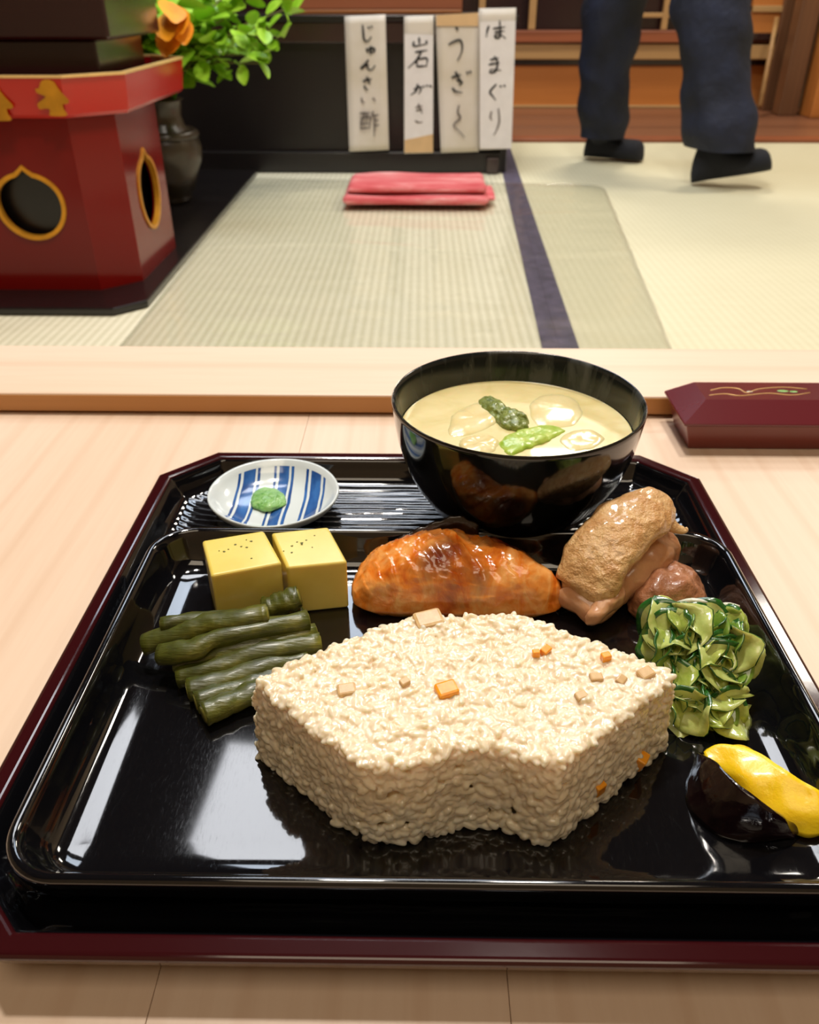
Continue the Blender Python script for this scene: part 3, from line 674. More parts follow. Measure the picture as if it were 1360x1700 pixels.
ca, cb, cc_, cd_ = at(570, 350, FL), at(815, 345, FL), at(800, 312, FL), at(585, 318, FL)
rc = empty('folded_cloth', at(690, 330, FL + .006)); tag(rc, 'folded red and pink cloth lying on the vinyl mat before the cabinet', 'cloth')
RCL = Vector(rc.location)
def fold(x0, x1, ya, yb, z0, z1, seed):
    rings = []; n = 26
    for i in range(40):
        t = i / 39; x = x0 + (x1 - x0) * t; endk = min(1, math.sin(math.pi * min(max(t, .0), 1)) * 6 + .55)
        ring = []
        for j in range(n):
            a = 2 * math.pi * j / n; cy, cz = (ya + yb) / 2, (z0 + z1) / 2
            py = cy + (yb - ya) / 2 * math.copysign(abs(math.cos(a)) ** .5, math.cos(a)) * (.96 + .04 * endk); pz = cz + (z1 - z0) / 2 * math.copysign(abs(math.sin(a)) ** .6, math.sin(a)) * endk
            if math.sin(a) > 0: pz += .007 * noise.noise(Vector((x * 5 + seed, py * 22, 0))) - .004 * abs(math.sin(py * 38 + x * 3 + seed))
            py += .008 * noise.noise(Vector((x * 6, seed, 1)))
            ring.append(Vector((x, py, max(pz, z0))) - RCL)
        rings.append(ring)
    return rings
zf = FL + .0105
loft('lower_fold', fold(ca.x, cb.x - .01, ca.y, ca.y + .22, zf, zf + .03, 1), M['cloth'], rc)
loft('upper_fold', fold(ca.x + .012, cb.x - .015, ca.y + .03, ca.y + .23, zf + .026, zf + .055, 5), M['cloth'], rc)
loft('tail_fold', fold(cb.x - .09, cb.x + .012, ca.y + .045, ca.y + .20, zf + .004, zf + .026, 9), M['cloth'], rc)

# ------------------------------------------------ person (seen from the knees down)
pe = empty('person', (.85, 2.95, FL)); tag(pe, 'person walking across the tatami in dark navy trousers and dark socks', 'person')
PL_ = Vector(pe.location)
def leg_rings(spec, seed, hip):
    """spec: (u_centre, v, half width px, y)"""
    cs = []
    for (u, v, hw, yy) in spec:
        c = at(u, v, y=yy); t = (c - CAM).dot(RM @ Vector((0, 0, -1))); cs.append((c, hw / 1360 * t))
    top, tw = cs[0]
    cs = [(hip, .095)] + [(hip.lerp(top, .5) + Vector((0, -.02, 0)), .092)] + cs
    pts = cat([c for c, _ in cs], 44); rads = cat([(r, 0, 0) for _, r in cs], 44); rings = []
    for i, (p, r) in enumerate(zip(pts, rads)):
        ring = []
        for j in range(28):
            a = 2 * math.pi * j / 28; rr = r.x
            q = Vector((math.cos(a) * rr, math.sin(a) * rr * 1.0, 0)); k = Vector((p.x * 4 + math.cos(a) * .9 + seed, math.sin(a) * .9, p.z * 7))
            low = max(0, 1 - (p.z - FL) / .5)
            d = 1 + (.13 + .18 * low) * noise.noise(k) + .05 * noise.noise(Vector((a * 1.2 + p.z * 9, p.z * 14, seed))) + .07 * low * math.sin(p.z * 55 + 2.5 * math.cos(a + seed)) ; ring.append(p + q * d - PL_)
        rings.append(ring)
    return rings
hipL, hipR = Vector((.80, 3.02, .58)), Vector((.93, 2.93, .58))
lr = leg_rings([(1021, 2, 53, 3.10), (1013, 60, 49, 3.12), (1005, 120, 43, 3.15), (1002, 180, 39, 3.17), (1001, 212, 33, 3.18), (1000, 228, 32, 3.18)], 1.0, hipL)
rl = leg_rings([(1180, 2, 65, 2.82), (1183, 60, 62, 2.80), (1188, 120, 57, 2.78), (1192, 180, 54, 2.75), (1194, 222, 53, 2.74), (1195, 246, 49, 2.74)], 4.0, hipR)
V = []; F = []
for rings in (lr, rl):
    b = len(V); n = 28; V += [p for r in rings for p in r]
    for i in range(len(rings) - 1):
        for j in range(n): F.append((b + i * n + j, b + i * n + (j + 1) % n, b + (i + 1) * n + (j + 1) % n, b + (i + 1) * n + j))
b = len(V); hr = []
for (cx, cy, rx, ry, z) in ((.865, 2.975, .175, .11, .53), (.865, 2.975, .18, .12, .60), (.865, 2.98, .17, .115, .70), (.865, 2.98, .155, .105, .78), (.865, 2.98, .01, .01, .785)):
    hr.append([Vector((cx + rx * math.cos(2 * math.pi * j / 28), cy + ry * math.sin(2 * math.pi * j / 28), z)) - PL_ for j in range(28)])
V += [p for r in hr for p in r]
for i in range(len(hr) - 1):
    for j in range(28): F.append((b + i * 28 + j, b + i * 28 + (j + 1) % 28, b + (i + 1) * 28 + (j + 1) % 28, b + (i + 1) * 28 + j))
fixn(mesh_obj('trousers', V, F, M['trousers'], pe))
def foot(heel, yaw, pitch, L, ankle):
    prof = [(0, .012, .02, .022), (.04, .026, .045, .03), (.14, .034, .075, .04), (.28, .036, .078, .045), (.42, .037, .058, .034), (.58, .041, .046, .026), (.74, .046, .044, .020), (.88, .044, .043, .017), (.96, .034, .036, .014), (1, .014, .020, .012)]
    MR = Matrix.Rotation(yaw, 3, 'Z') @ Matrix.Rotation(-pitch, 3, 'Y'); rings = []
    P = cat([(a, b * 1.15, c * 1.55) for a, b, c, d in prof], 26)
    for s_, w_, h_ in P:
        rings.append([heel + MR @ Vector((s_ * L, w_ * math.copysign(abs(math.cos(2 * math.pi * j / 20)) ** .8, math.cos(2 * math.pi * j / 20)), max(.0, h_ * .5 + h_ * .5 * math.sin(2 * math.pi * j / 20)))) - PL_ for j in range(20)])
    n = 20; V = [p for r in rings for p in r]; F = []
    for i in range(len(rings) - 1):
        for j in range(n): F.append((i * n + j, i * n + (j + 1) % n, (i + 1) * n + (j + 1) % n, (i + 1) * n + j))
    F += [tuple(range(n)), tuple(range(len(V) - n, len(V)))]
    b = len(V); a0 = heel + MR @ Vector((.055, 0, .045)) - PL_; a1 = ankle - PL_
    for k in range(5):
        c = a0.lerp(a1, k / 4); r = .036 + .002 * k
        V += [c + Vector((r * math.cos(2 * math.pi * j / n), r * math.sin(2 * math.pi * j / n), 0)) for j in range(n)]
    for i in range(4):
        for j in range(n): F.append((b + i * n + j, b + i * n + (j + 1) % n, b + (i + 1) * n + (j + 1) % n, b + (i + 1) * n + j))
    return fixn(mesh_obj('sock', V, F, M['sock'], pe))
hl = at(990, 262, FL); foot(Vector((at(972, 264, FL).x, at(985, 264, FL).y + .03, FL + .004)), R(-26), 0, .215, at(1001, 215, y=3.17))
h2 = at(1150, 309, FL); foot(Vector((h2.x + .0, h2.y + .02, FL + .006)), R(-8), R(11), .235, at(1195, 235, y=2.75))

# ================================================================== COUNTER
ct = empty('dining_counter', (0, .25, FL)); tag(ct, 'pale wooden counter with a raised back ledge, carrying the meal tray', 'counter')
yl = .543; zl = .016; yl2 = .638
gap = .0001
for a, b in ((-1.0, -.0806), (-.0806, .0287), (.0287, 1.1)):
    box('table_board', a + gap, b - gap, -.16, yl + .004, -.032, 0, M['table'], ct, .00015, 1)
box('rear_ledge', -1.0, 1.1, yl, yl2, .0030, zl, M['ledge'], ct, .0012, 2)
box('ledge_base', -1.0, 1.1, yl + .005, yl2, -.032, .0029, M['riser'], ct)
rz = box('ledge_riser', -1.0, 1.1, yl - .0006, yl + .003, .0026, zl - .0015, M['riser'], ct)
for xx in (-.93, 1.0):
    box('trestle_leg', xx, xx + .04, -.10, .58, FL, -.032, M['table'], ct, .003)

# ------------------------------------------------ meal tray (maroon rim, ribbed black basin)
TX0, TX1, TY0, TY1, TC = -.1535, .1645, .1317, .4465, .029
tt = empty('meal_tray', ((TX0 + TX1) / 2, (TY0 + TY1) / 2, 0)); tag(tt, 'black ribbed lacquer tray with maroon chamfered rim under the whole meal', 'tray')
TL = Vector(tt.location)
def octi(i, z, c=None): return [p - TL for p in octa(TX0 + i, TX1 - i, TY0 + i, TY1 - i, (TC if c is None else c) - .586 * i, z)]
def sub(r, k=6):
    out = []
    for i in range(len(r)):
        a, b = r[i], r[(i + 1) % len(r)]; out += [a.lerp(b, t / k) for t in range(k)]
    return out
rim_prof = [(.014, 0), (.011, .0006), (.0022, .014), (.0002, .0188), (.0, .0196), (.0006, .0206), (.0018, .0212), (.0068, .0212), (.0080, .0206), (.0086, .019)]
o = loft('tray_rim', [octi(i, z) for i, z in rim_prof] + [octi(.0145, .006)], M['maroon'], tt, cap0=True, cap1=True, smooth=False); bevel(o, .0004, 1, 20)
# basin: height field over the octagon, real ribs
V = []; F = []; NR, NC = 330, 130; bi = .0083
bx0_, bx1_, by0_, by1_ = TX0 + bi, TX1 - bi, TY0 + bi, TY1 - bi; bc = TC - .586 * bi
def prof_h(d):
    pts = [(0, .0200), (.0008, .0195), (.003, .0150), (.006, .0105), (.009, .0085), (.013, .0073), (.018, .007), (1, .007)]
    for (a, ha), (b, hb) in zip(pts, pts[1:]):
        if d <= b:
            t = (d - a) / (b - a); t = t * t * (3 - 2 * t) if d < .003 else t; return ha + (hb - ha) * t
for i in range(NR + 1):
    y = by0_ + (by1_ - by0_) * i / NR; e = min(y - by0_, by1_ - y); cut = max(0, bc - e); xa_, xb_ = bx0_ + cut, bx1_ - cut
    for j in range(NC + 1):
        s = j / NC; s = .5 - .5 * math.cos(math.pi * s) if False else (s + .12 * math.sin(2 * math.pi * s) * -1 / 2); x = xa_ + (xb_ - xa_) * s
        d = min(x - bx0_, bx1_ - x, e, (x - bx0_ + e - bc) * .7071 if True else 9, (bx1_ - x + e - bc) * .7071); d = max(0, d)
        h = prof_h(d)
        fade = min(1, max(0, (d - .007) / .012)) * min(1, max(0, (by1_ - y - .007) / .005))
        side = min(x - bx0_, bx1_ - x); bend = .010 * max(0, 1 - side / .035) ** 2
        wob = .0011 * noise.noise(Vector((x * 22, y * 60, 0))) + .0006 * noise.noise(Vector((x * 70, y * 160, 3)))
        amp = .00042 * (1 + .5 * noise.noise(Vector((x * 25, y * 90, 7))))
        h += amp * fade * math.sin(2 * math.pi * (y - bend + wob) / .0056)
        V.append(Vector((x, y, h)) - TL)
for i in range(NR):
    for j in range(NC):
        q = i * (NC + 1) + j; F.append((q, q + 1, q + NC + 2, q + NC + 1))
mesh_obj('ribbed_basin', V, F, M['black'], tt)

# ------------------------------------------------ black plate
PX0, PX1, PY0, PY1 = -.1335, .1530, .1500, .3485
PZ = .0078
pt = empty('food_plate', ((PX0 + PX1) / 2, (PY0 + PY1) / 2, PZ)); tag(pt, 'glossy black rectangular lacquer plate with rounded corners holding the food', 'plate')
PLt = Vector(pt.location); RC = .021
pprof = [(.014, PZ), (.0135, PZ + .0015), (.011, .0105), (.006, .0135), (.0016, .0205), (.0004, .0255), (.0, .0283), (.0004, .0297), (.0014, .0304), (.0028, .0303), (.0040, .0292), (.0052, .0262), (.0064, .0225), (.0080, .0187), (.0100, .0160), (.0125, .0140), (.0155, .0128), (.0190, .0122), (.0230, .0120), (.028, .0120)]
PFZ = .0120
loft('plate_body', [[p - PLt for p in rrect(PX0 + i, PX1 - i, PY0 + i, PY1 - i, max(.004, RC - i * .72), z, 12)] for i, z in pprof], M['black'], pt)

# ------------------------------------------------ soup bowl
bc_ = Vector((.0507, .3905, .0078))
bw = empty('soup_bowl', bc_); tag(bw, 'black lacquer soup bowl standing at the back of the tray', 'bowl')
outp = [(0, .0015), (.0245, .0015), (.026, 0), (.0285, 0), (.0290, .0045), (.0300, .0068), (.037, .0105), (.0455, .0180), (.0530, .0290), (.0585, .0410), (.0622, .0540), (.0643, .0660), (.0652, .0735), (.0654, .0755), (.0649, .0762)]
lathe('bowl_body', outp, M['bowl'], bw, n=96)
inp = [(.0649, .0762), (.0640, .0760), (.0632, .0735), (.0622, .0650), (.0600, .0535), (.0560, .0405), (.050, .029), (.040, .018), (.02, .0125), (0, .012)]
lathe('bowl_lining', inp, M['bowlin'], bw, n=96)
sz = .0585
sp = lathe('miso_soup', [(.0606, sz + .0006), (.0595, sz), (.05, sz), (.03, sz), (.01, sz), (0.0001, sz)], M['soup'], None, bc_, n=96)
tag(sp, 'creamy pale miso soup filling the black bowl', 'soup')
SZ = bc_.z + sz
def slab(name, outline_px, z, th, mat, label, cat_, group=None, wave=.0, seed=0, edge=None):
    pts = [at(u, v, z) for u, v in outline_px]
    o = blob(name, [(p.x, p.y) for p in pts], z - th * .6, th * 1.6, mat, amp=wave, fs=90, p=5, q=1.4, under=.96, seed=seed, n=56, K=12)
    tag(o, label, cat_, group); return o
g = 'pale slices floating in the soup'
slab('soup_slice', [(745, 722), (752, 690), (790, 668), (832, 672), (824, 700), (785, 722)], SZ, .0016, M['yuba'], 'pale slice at the left of the soup, pointed at its lower end', 'food', g, .0012, 1)
slab('soup_slice', [(880, 670), (900, 655), (945, 657), (968, 680), (955, 706), (905, 712), (880, 695)], SZ, .0014, M['yuba'], 'largest rounded pale slice at the right of the soup', 'food', g, .001, 2)
slab('soup_slice', [(763, 742), (768, 726), (800, 722), (826, 734), (820, 752), (785, 756)], SZ, .0022, M['yuba'], 'small curled pale slice nearest the front rim of the bowl', 'food', g, .0018, 3)
slab('soup_slice', [(930, 733), (948, 716), (985, 714), (1002, 728), (985, 745), (950, 748)], SZ, .0013, M['yuba'], 'pale slice low at the right of the soup beside the bright green laver', 'food', g, .0012, 4)
nr = blob('laver_clump', [(p.x, p.y) for p in [at(u, v, SZ) for u, v in ((793, 672), (812, 664), (850, 684), (878, 700), (868, 716), (838, 712), (812, 692))]], SZ - .001, .006, M['nori'], amp=.0022, fs=150, p=2.5)
tag(nr, 'dark green grainy laver clump floating in the middle of the soup', 'food', 'green laver in the soup')
nr = blob('laver_clump', [(p.x, p.y) for p in [at(u, v, SZ) for u, v in ((830, 738), (842, 722), (880, 712), (915, 706), (936, 716), (912, 732), (880, 744), (850, 756))]], SZ - .001, .0035, M['greenpaste'], amp=.0016, fs=150, p=3)
tag(nr, 'bright yellow-green laver smear in the front of the soup', 'food', 'green laver in the soup')

# ------------------------------------------------ small blue striped dish with wasabi
dc = at(455, 820, .02); dc = Vector((dc.x, dc.y, .0076))
ds = lathe('condiment_dish', [(0, .0012), (.019, .0012), (.020, 0), (.0225, 0), (.0235, .0022), (.030, .0055), (.0352, .0105), (.0370, .0140), (.0366, .0150), (.0355, .0146), (.0335, .0118), (.028, .0072), (.020, .0048), (.008, .0040), (0, .0040)], M['dish'], None, dc, n=80)
for v_ in ds.data.vertices: v_.co.z += .0009 * noise.noise(v_.co * 30)
tag(ds, 'small white porcelain dish with blue brush stripes on the tray', 'dish')
wz = blob('wasabi_dab', [(p.x, p.y) for p in [at(u, v, dc.z + .0045) for u, v in ((418, 838), (424, 818), (448, 812), (470, 822), (474, 838), (450, 850), (430, 848))]], dc.z + .0043, .0042, M['wasabi'], amp=.0012, fs=160, p=2.4)
tag(wz, 'green dab of grated wasabi in the blue striped dish', 'condiment')

# ------------------------------------------------ maroon lacquer box at right, by the ledge
lb = empty('lacquer_box', (.30, .518, 0)); tag(lb, 'long maroon lacquer box with gold lines on its lid, at right by the ledge', 'box')
LB = Vector(lb.location)
def q4(x0, x1, ya, yb, z): return [Vector((x0, ya, z)) - LB, Vector((x1, ya, z)) - LB, Vector((x1, yb, z)) - LB, Vector((x0, yb, z)) - LB]
o = loft('box_body', [q4(.182, .44, .494, .532, 0), q4(.176, .445, .489, .539, .0195)], M['boxbrown'], lb, smooth=False); bevel(o, .0008, 2)
o = loft('box_lid', [q4(.174, .447, .4875, .5405, .0197), q4(.1735, .4475, .487, .541, .0215), q4(.192, .43, .507, .5365, .0305)], M['boxred'], lb, smooth=False); bevel(o, .0008, 2)
# gold scroll painting and green/white flecks on top of the lid
def lidline(pts, r, mt):
    P = cat([at(u, v, .0306) for u, v in pts], 24)
    return tube('gold_scroll', [p - LB for p in P], r, mt, lb, n=6)
lidline([(1180, 648), (1200, 644), (1225, 645), (1240, 652), (1260, 646), (1300, 643), (1340, 646)], .00035, M['goldpale'])
lidline([(1178, 656), (1205, 654), (1230, 657), (1275, 653), (1315, 656), (1345, 652)], .00035, M['goldpale'])
for (u, v, mt, s) in ((1245, 650, 'whitebait', .0022), (1300, 649, 'wasabi', .004), (1318, 650, 'wasabi', .003)):
    p = at(u, v, .0306); blob('painted_petal', [(p.x + s * math.cos(a), p.y + s * .5 * math.sin(a)) for a in (0, 1.05, 2.1, 3.14, 4.2, 5.24)], .0305, .0003, M[mt], lb, n=18, K=4)

# ================================================================== FOOD ON THE PLATE
# --- rice block (fan shape)
RT = .050
outer = cat([at(u, v, RT) for u, v in ((424, 1130), (480, 1102), (560, 1068), (650, 1036), (700, 1026), (780, 1022), (860, 1024), (930, 1046), (1000, 1072), (1060, 1094), (1118, 1120))], 60)
inner = cat([at(u, v, RT) for u, v in ((600, 1264), (640, 1268), (690, 1264), (740, 1248), (790, 1240), (845, 1244), (895, 1262), (930, 1270))], 60)
def fan(s, w_):
    k = min(max(s, 0), 1) * 59; i = min(int(k), 58); t = k - i; a = inner[i].lerp(inner[i + 1], t); b = outer[i].lerp(outer[i + 1], t); return a.lerp(b, w_)
rb = empty('rice_block', (.016, .215, PFZ)); tag(rb, 'fan shaped block of moulded mixed rice at the front of the plate', 'rice')
RB = Vector(rb.location)
# outline of the fan, counter-clockwise: inner arc, right side, outer arc back, left side
def outline(ins):
    pts = []
    for k in range(40): pts.append(fan(ins * 1.0 + (1 - 2 * ins) * k / 39, ins * 1.4))
    for k in range(1, 30): pts.append(fan(1 - ins, ins * 1.4 + (1 - 2.8 * ins) * k / 30))
    for k in range(40): pts.append(fan(1 - ins - (1 - 2 * ins) * k / 39, 1 - ins * 1.4))
    for k in range(1, 30): pts.append(fan(ins, 1 - ins * 1.4 - (1 - 2.8 * ins) * k / 30))
    return pts
ol = outline(.014)
def lev(z, k=1.0): 
    c = sum(ol, Vector()) / len(ol); return [Vector((c.x + (p.x - c.x) * k, c.y + (p.y - c.y) * k, z)) - RB for p in ol]
rcore = loft('rice_core', [lev(PFZ + .0003, 1.015), lev(PFZ + .003, 1.015), lev(RT - .005, 1.0), lev(RT - .0011, .985)], M['ricecore'], rb)
# one grain template
GN, GR = 7, 6; gt = []
for i in range(GR + 1):
    a = math.pi * i / GR; s = math.sin(a); c = math.cos(a); 
    s = max(s, .15) ** .8 if 0 < i < GR else .12
    for j in range(GN):
        b = 2 * math.pi * j / GN; gt.append(Vector((-c, s * math.cos(b), s * math.sin(b))))
gf = [(i * GN + j, i * GN + (j + 1) % GN, (i + 1) * GN + (j + 1) % GN, (i + 1) * GN + j) for i in range(GR) for j in range(GN)] + [tuple(range(GN - 1, -1, -1)), tuple(range(GR * GN, GR * GN + GN))]
rg = random.Random(5); GV = []; GF = []
def grain(p, nrm, tilt=.35, flat=False):
    nrm = nrm.normalized(); t = nrm.orthogonal(); t = Matrix.Rotation(rg.uniform(0, 6.283), 3, nrm) @ t; t = (t + nrm * rg.gauss(0, tilt)).normalized()
    bb = nrm.cross(t).normalized(); n2 = t.cross(bb); L = rg.uniform(.0025, .0032); W = rg.uniform(.00135, .00175); base = len(GV); bend = rg.uniform(-.25, .25)
    for q in gt:
        v = p + t * (q.x * L) + bb * (q.y * W + bend * q.x * q.x * W) + n2 * (q.z * W * .92)
        if v.z < PFZ + .0001: v.z = PFZ + .0001
        GV.append(v - RB)
    GF.extend([tuple(base + k for k in f) for f in gf])
def area_w():
    return None
for k in range(3300):
    s = rg.random(); w_ = rg.random() ** .8
    p = fan(s, w_); p = Vector((p.x, p.y, RT - .0012 + rg.gauss(0, .0005) + .0012 * noise.noise(Vector((p.x * 90, p.y * 90, 0))))); grain(p, Vector((rg.gauss(0, .2), rg.gauss(0, .2), 1)), .22)
full = outline(0.0); cumul = [0]
for i in range(len(full)): cumul.append(cumul[-1] + (full[(i + 1) % len(full)] - full[i]).length)
for k in range(4600):
    d = rg.random() * cumul[-1]; i = max(j for j in range(len(full)) if cumul[j] <= d) if False else None
    lo, hi = 0, len(full) - 1
    while lo < hi:
        m_ = (lo + hi + 1) // 2
        if cumul[m_] <= d: lo = m_
        else: hi = m_ - 1
    a, b = full[lo], full[(lo + 1) % len(full)]; e = b - a
    if e.length < 1e-7: continue
    p = a.lerp(b, (d - cumul[lo]) / max(1e-9, cumul[lo + 1] - cumul[lo])); nn = Vector((e.y, -e.x, 0)).normalized()
    z = PFZ + .0012 + (RT - PFZ - .002) * rg.random(); ins = .0010 - .0034 * (1 - (z - PFZ) / (RT - PFZ)) + rg.gauss(0, .0005)
    # shoulder rounding at the top edge
    top = max(0, (z - (RT - .004)) / .004); ins += .0014 * top * top
    grain(Vector((p.x, p.y, z)) - nn * ins, nn + Vector((rg.gauss(0, .2), rg.gauss(0, .2), rg.gauss(0, .2) + top * .8)), .25)
b0 = len(GV); GV += [v.co.copy() for v in rcore.data.vertices]; GF += [tuple(b0 + k for k in p.vertices) for p in rcore.data.polygons]
bpy.data.objects.remove(rcore)
gr = mesh_obj('rice_grains', GV, GF, M['rice'], rb); tag(gr, kind='stuff')
rmod = gr.modifiers.new('stick_together', 'REMESH'); rmod.mode = 'VOXEL'; rmod.voxel_size = .00036; rmod.use_smooth_shade = True
def dice(name, p, s, mat, rz, hz=None):
    h = hz or s; o = box(name, p.x - s, p.x + s, p.y - s * .8, p.y + s * .8, p.z - h, p.z + h, mat, None, s * .25, 2)
    o.location = Vector(o.location) - RB; o.parent = rb; o.rotation_euler = (rz * .3, -rz * .2, rz); return o
for (u, v, s, r_) in ((742, 1145, .0040, .35), (905, 1079, .0020, .8), (1006, 1091, .0018, .3), (890, 1086, .0014, .1)):
    dice('carrot_piece', at(u, v, RT + .0010), s, M['carrot'], r_, .0018)
def side_pt(u, v, s_edge=1):
    """spot on the right hand face of the fan"""
    best = None
    for k in range(60):
        a, b = fan(1, k / 60), fan(1, (k + 1) / 60); yy = (a.y + b.y) / 2; q = at(u, v, y=yy)
        dd = abs(q.x - (a.x + b.x) / 2)
        if best is None or dd < best[0]: best = (dd, q)
    return best[1]
for (u, v, s, r_) in ((1052, 1253, .0034, 1.0), (986, 1300, .0028, .6)):
    p = side_pt(u, v); dice('carrot_piece', p + Vector((.0014, -.0014, 0)), s * .75, M['carrot'], r_, s * 1.1)
for (u, v, s, r_) in ((965, 1156, .0022, .4), (990, 1126, .0024, .1), (1072, 1118, .0030, .5), (576, 1146, .0034, .2), (672, 1132, .0018, .6), (1030, 1128, .002, .9)):
    dice('fried_tofu_piece', at(u, v, RT + .0004), s, M['tanbit'], r_, .0014)
p = at(712, 1030, RT); dice('bamboo_shoot_piece', p + Vector((0, 0, .0006)), .0058, M['tanbit'], .3, .0014)

# --- egg custard blocks
EG = 'yellow egg custard blocks'
def custard(top_px, zt, zb, label):
    P = [at(u, v, zt) for u, v in top_px]
    poly = [(p.x, p.y) for p in P]; n = len(poly); cx = sum(p[0] for p in poly) / n; cy = sum(p[1] for p in poly) / n
    bot = [(cx + (x - cx) * .99, cy + (y - cy) * .99) for x, y in poly]
    e = empty('egg_custard_block', (cx, cy, zb)); tag(e, label, 'egg custard', EG)
    o = prism('custard', bot, zb, zt, M['egg'], e, .0014, 3, top=poly)
    return e
e1 = custard([(350, 956), (468, 934), (438, 880), (335, 897)], .0415, PFZ + .0002, 'left egg custard block, nearer the green stalks')
e2 = custard([(476, 942), (577, 932), (545, 874), (450, 884)], .0395, PFZ + .0002, 'right egg custard block with a wet glossy top')
r4 = random.Random(3)
for e, zt, reg in ((e1, .0415, (360, 440, 890, 930)), (e2, .0395, (470, 545, 885, 925))):
    for k in range(9):
        p = at(r4.uniform(reg[0], reg[1]), r4.uniform(reg[2], reg[3]), zt + .0001); s = r4.uniform(.0003, .0007)
        pts = [(p.x + s * math.cos(a) * r4.uniform(.6, 1.5), p.y + s * math.sin(a) * r4.uniform(.6, 1.2)) for a in (0, 1.05, 2.1, 3.14, 4.2, 5.24)]
        blob('herb_speck', pts, p.z - .0001, .0003, M['herb'], e, n=12, K=3)

# --- dark green stalks
SG = 'simmered green stalks beside the custard'
def stalk(px, r, label, seed):
    """px: (u, v, z) centre line"""
    pts = cat([at(u, v, z) for u, v, z in px], 22); e = empty('green_stalk', pts[10]); tag(e, label, 'vegetable', SG); L = Vector(e.location)
    rad = [r * 1.14 * (1 + .14 * noise.noise(Vector((i * .16, seed * 3.1, 0)))) for i in range(22)]
    b = tube('stalk_body', [p - L for p in pts], rad, M['stalk'], e, n=14, wob=.22, seed=seed, flat=.88)
    for a, c, rr_ in ((pts[0], pts[1], rad[0]), (pts[-1], pts[-2], rad[-1])):
        d = (a - c).normalized(); tube('cut_end', [a - L - d * .0006, a - L + d * .0004], [rr_ * .84, rr_ * .7], M['stalkcut'], e, n=12, flat=.88)
P0 = PFZ
stalk([(268, 1037, .030), (320, 1028, .031), (380, 1024, .031), (420, 1022, .030)], .0030, 'thin short green stalk hindmost at the left, against the custard', 1)
stalk([(240, 1070, .0225), (300, 1050, .027), (345, 1036, .030), (400, 1030, .0315), (445, 1020, .033)], .0048, 'topmost stalk reaching furthest left, its cut end under the left custard', 2)
stalk([(440, 1012, .024), (470, 1000, .027), (497, 990, .029)], .0050, 'short stalk at upper right of the pile beside the right custard', 3)
stalk([(268, 1086, .0225), (315, 1080, .026), (355, 1062, .028), (430, 1045, .029), (512, 1030, .0285)], .0045, 'long stalk just in front of the topmost one, frayed at its left tip', 4)
stalk([(292, 1104, .0175), (340, 1092, .020), (410, 1075, .0225), (525, 1050, .023)], .0046, 'stalk in the middle of the pile, third from the back', 5)
stalk([(296, 1124, .0165), (360, 1108, .019), (440, 1082, .0215), (532, 1068, .0215)], .0048, 'stalk ending furthest right with a pale olive end', 6)
stalk([(312, 1146, .0165), (370, 1130, .0175), (440, 1108, .0185), (510, 1095, .0175)], .0045, 'lower stalk in the pile, second above the frontmost one', 7)
stalk([(325, 1166, .0165), (380, 1148, .0165), (430, 1132, .0165), (490, 1116, .0165)], .0042, 'low stalk lying directly behind the frontmost one', 8)
stalk([(338, 1186, .0168), (375, 1170, .0168), (420, 1150, .0168), (455, 1138, .0168)], .0046, 'frontmost short stalk pointing to the rice corner', 9)
stalk([(330, 1062, .0165), (400, 1050, .0165), (470, 1035, .0165), (505, 1022, .0165)], .0044, 'hidden bottom stalk at the back of the pile', 10)

# --- grilled fish
fc = Vector((.020, .318, PFZ))
fo = [(-.0305, .3060), (-.0315, .3200), (-.0245, .3300), (-.010, .3370), (.006, .3410), (.024, .3440), (.042, .3380), (.056, .3250), (.0690, .3080), (.0640, .2990), (.050, .2960), (.030, .2960), (.006, .2960), (-.012, .2970), (-.0245, .2985)]
gf_ = empty('grilled_fish', fc); tag(gf_, 'glazed orange-brown grilled fish fillet with browned top behind the rice', 'fish')
def fish_extra(q):
    # flakes run across the fillet, a hollow in the middle, crown to the back
    k = max(0, q.z) / .026; ph = (q.x * .92 + q.y * .55 + .004 * noise.noise(q * 60)) / .0062
    saw = (ph % 1); d = (saw ** 1.6) * .0011 - .0004
    sad = -.0035 * math.exp(-((q.x - .008) / .009) ** 2) + .0012 * math.exp(-((q.x + .013) / .013) ** 2)
    left = 1 if q.x < .02 else max(.15, 1 - (q.x - .02) / .012)
    return Vector((0, 0, (d * left + sad) * k)) + Vector((-.0006 * k * math.sin(ph * 2), 0, 0))
blob('fish_flesh', fo, PFZ + .0002, .0300, M['fish'], gf_, c=(.020, .3205), n=150, K=60, p=2.9, q=1.9, amp=.0011, fs=110, extra=fish_extra)
# dark skin along the far edge
sk = []
skp = cat([(-.0295, .3135, .0215), (-.024, .3255, .026), (-.011, .3340, .0335), (.004, .3385, .0385), (.018, .3410, .0425), (.030, .341, .038)], 30)
for i, p in enumerate(skp):
    d = (skp[min(i + 1, 29)] - skp[max(i - 1, 0)]).normalized(); s = Vector((d.y, -d.x, 0)).normalized(); hgt = min(p.z - PFZ - .001, .012); jag = .0006 * math.sin(i * 2.1) + .0008 * noise.noise(p * 300)
    sk.append([p + Vector((0, 0, jag)) - fc, p + s * .0012 + Vector((0, 0, jag - .0005)) - fc, p + s * .001 + Vector((0, 0, -hgt)) - fc, p - s * .0015 + Vector((0, .001, -hgt)) - fc])
loft('fish_skin', sk, M['fishskin'], gf_)

